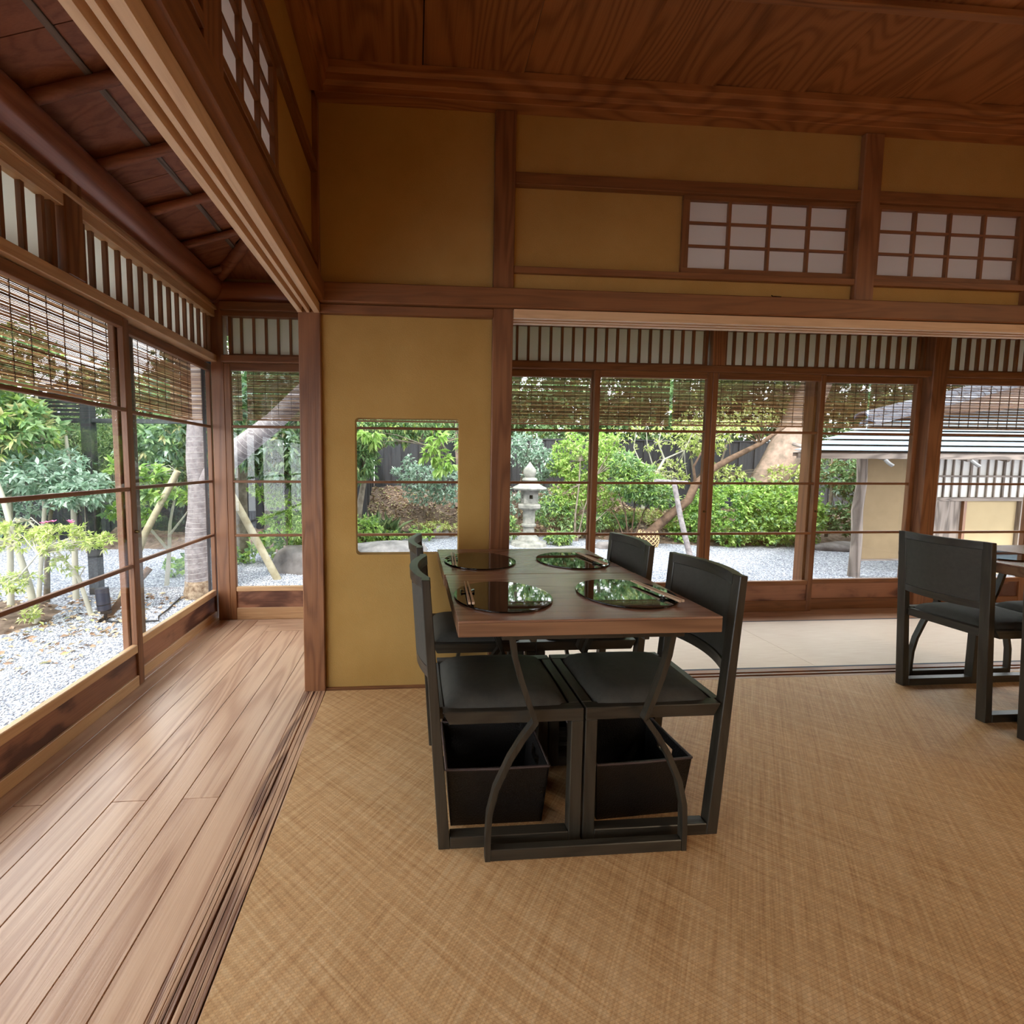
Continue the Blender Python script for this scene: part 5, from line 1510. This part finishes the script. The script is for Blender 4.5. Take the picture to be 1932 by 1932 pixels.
pb('window_head', wood('old', 'x'), 7.5, 11.0, 5.56, 5.66, 0.63, 0.68)
pb('weathered_board', wood('old', 'z'), 7.50, 7.74, 5.58, 5.62, -0.45, 0.63)
pb('weathered_board', wood('old', 'z'), 7.745, 7.93, 5.585, 5.62, -0.45, 0.63)
pb('door_stile', wood('post', 'z'), 7.93, 7.975, 5.55, 5.62, -0.45, 0.63)
pb('plaster_wall', M_cream, 7.975, 8.84, 5.60, 5.64, -0.45, 0.63)
pb('post', wood('old', 'z'), 8.84, 8.95, 5.55, 5.65, -0.45, 0.63)
pb('plaster_wall', M_cream, 8.95, 11.0, 5.60, 5.64, -0.45, 0.63)
def roof_pt(x, y): return (x - O3[0], y - O3[1], 1.285 + (y - 4.8) * 0.325 - O3[2])
ny = 12; y0 = 4.78
for i in range(ny):
    ya = y0 + i * 0.27; yb = ya + 0.30
    xa = 4.54 + max(0, ya - 4.8) * 1.77; xb = 4.54 + max(0, yb - 4.8) * 1.77
    lo = 0.034; th = 0.007
    p = [roof_pt(xa, ya), roof_pt(13, ya), roof_pt(13, yb), roof_pt(xb, yb)]
    p = [(q[0], q[1], q[2] + (lo if j < 2 else 0.0)) for j, q in enumerate(p)]
    MB().hexa(p + [(q[0], q[1], q[2] + th) for q in p]).build('roof_sheet', M_roofmet, pv)
p = [roof_pt(4.56, 4.82), roof_pt(13, 4.82), roof_pt(13, 8.0), roof_pt(10.2, 8.0)]
MB().hexa([(q[0], q[1], q[2] - 0.05) for q in p] + [(q[0], q[1], q[2] - 0.006) for q in p]).build('roof_deck', wood('old', 'x'), pv)
pb('fascia', wood('old', 'x'), 4.62, 13.0, 4.80, 4.83, 1.215, 1.275)
for x in [5.3 + 0.55 * k for k in range(13)]:
    MB().tube([rel((x, 4.86, 1.21), O3), rel((x, 5.6, 1.43), O3)], 0.026, 8).build('rafter', wood('old', 'y'), pv, smooth=40)
for x in (5.75, 6.9, 8.1, 9.3):
    MB().tube([rel((x, 4.80, 1.20), O3), rel((x, 4.76, 1.16), O3), rel((x + 0.03, 4.74, 1.13), O3)], 0.02, 8).build('gutter_bracket', M_gutter, pv, smooth=40)
# tile ridge climbing behind the sheet roof
import_pts = []
tl = MB().prism([(0.11 * math.cos(t_), 0.11 * math.sin(t_)) for t_ in [R(a) for a in range(0, 181, 20)]] + [(0.085 * math.cos(t_), 0.085 * math.sin(t_)) for t_ in [R(a) for a in range(180, -1, -20)]], 0, 0.26, 'y').mesh('ridge_tile', M_tile)
A = Vector((7.3, 6.5, 1.90)); B = Vector((13.0, 8.1, 3.08))
d = (B - A); n = int(d.length / 0.22); dn = d.normalized()
rotq = dn.to_track_quat('Y', 'Z')
for row, dz in enumerate((0.0, -0.12)):
    for i in range(n):
        p = A + dn * (i * 0.22) + Vector((0, -0.10 * row, dz))
        share('ridge_tile', tl, pv, tuple(p - Vector(O3)), rotq.to_euler())
q0, q1 = A - Vector((0, 0, 0.1)), B - Vector((0, 0, 0.1))
q2, q3 = Vector((13.0, 8.1, 2.3)), Vector((7.5, 6.6, 1.84))
m = MB(); pts = [q3, q2, q1, q0]
m.hexa([tuple(p - Vector(O3)) for p in pts] + [tuple(p - Vector(O3) + Vector((0, 0.03, 0))) for p in pts]).build('gable_wall', wood('post', 'x'), pv)
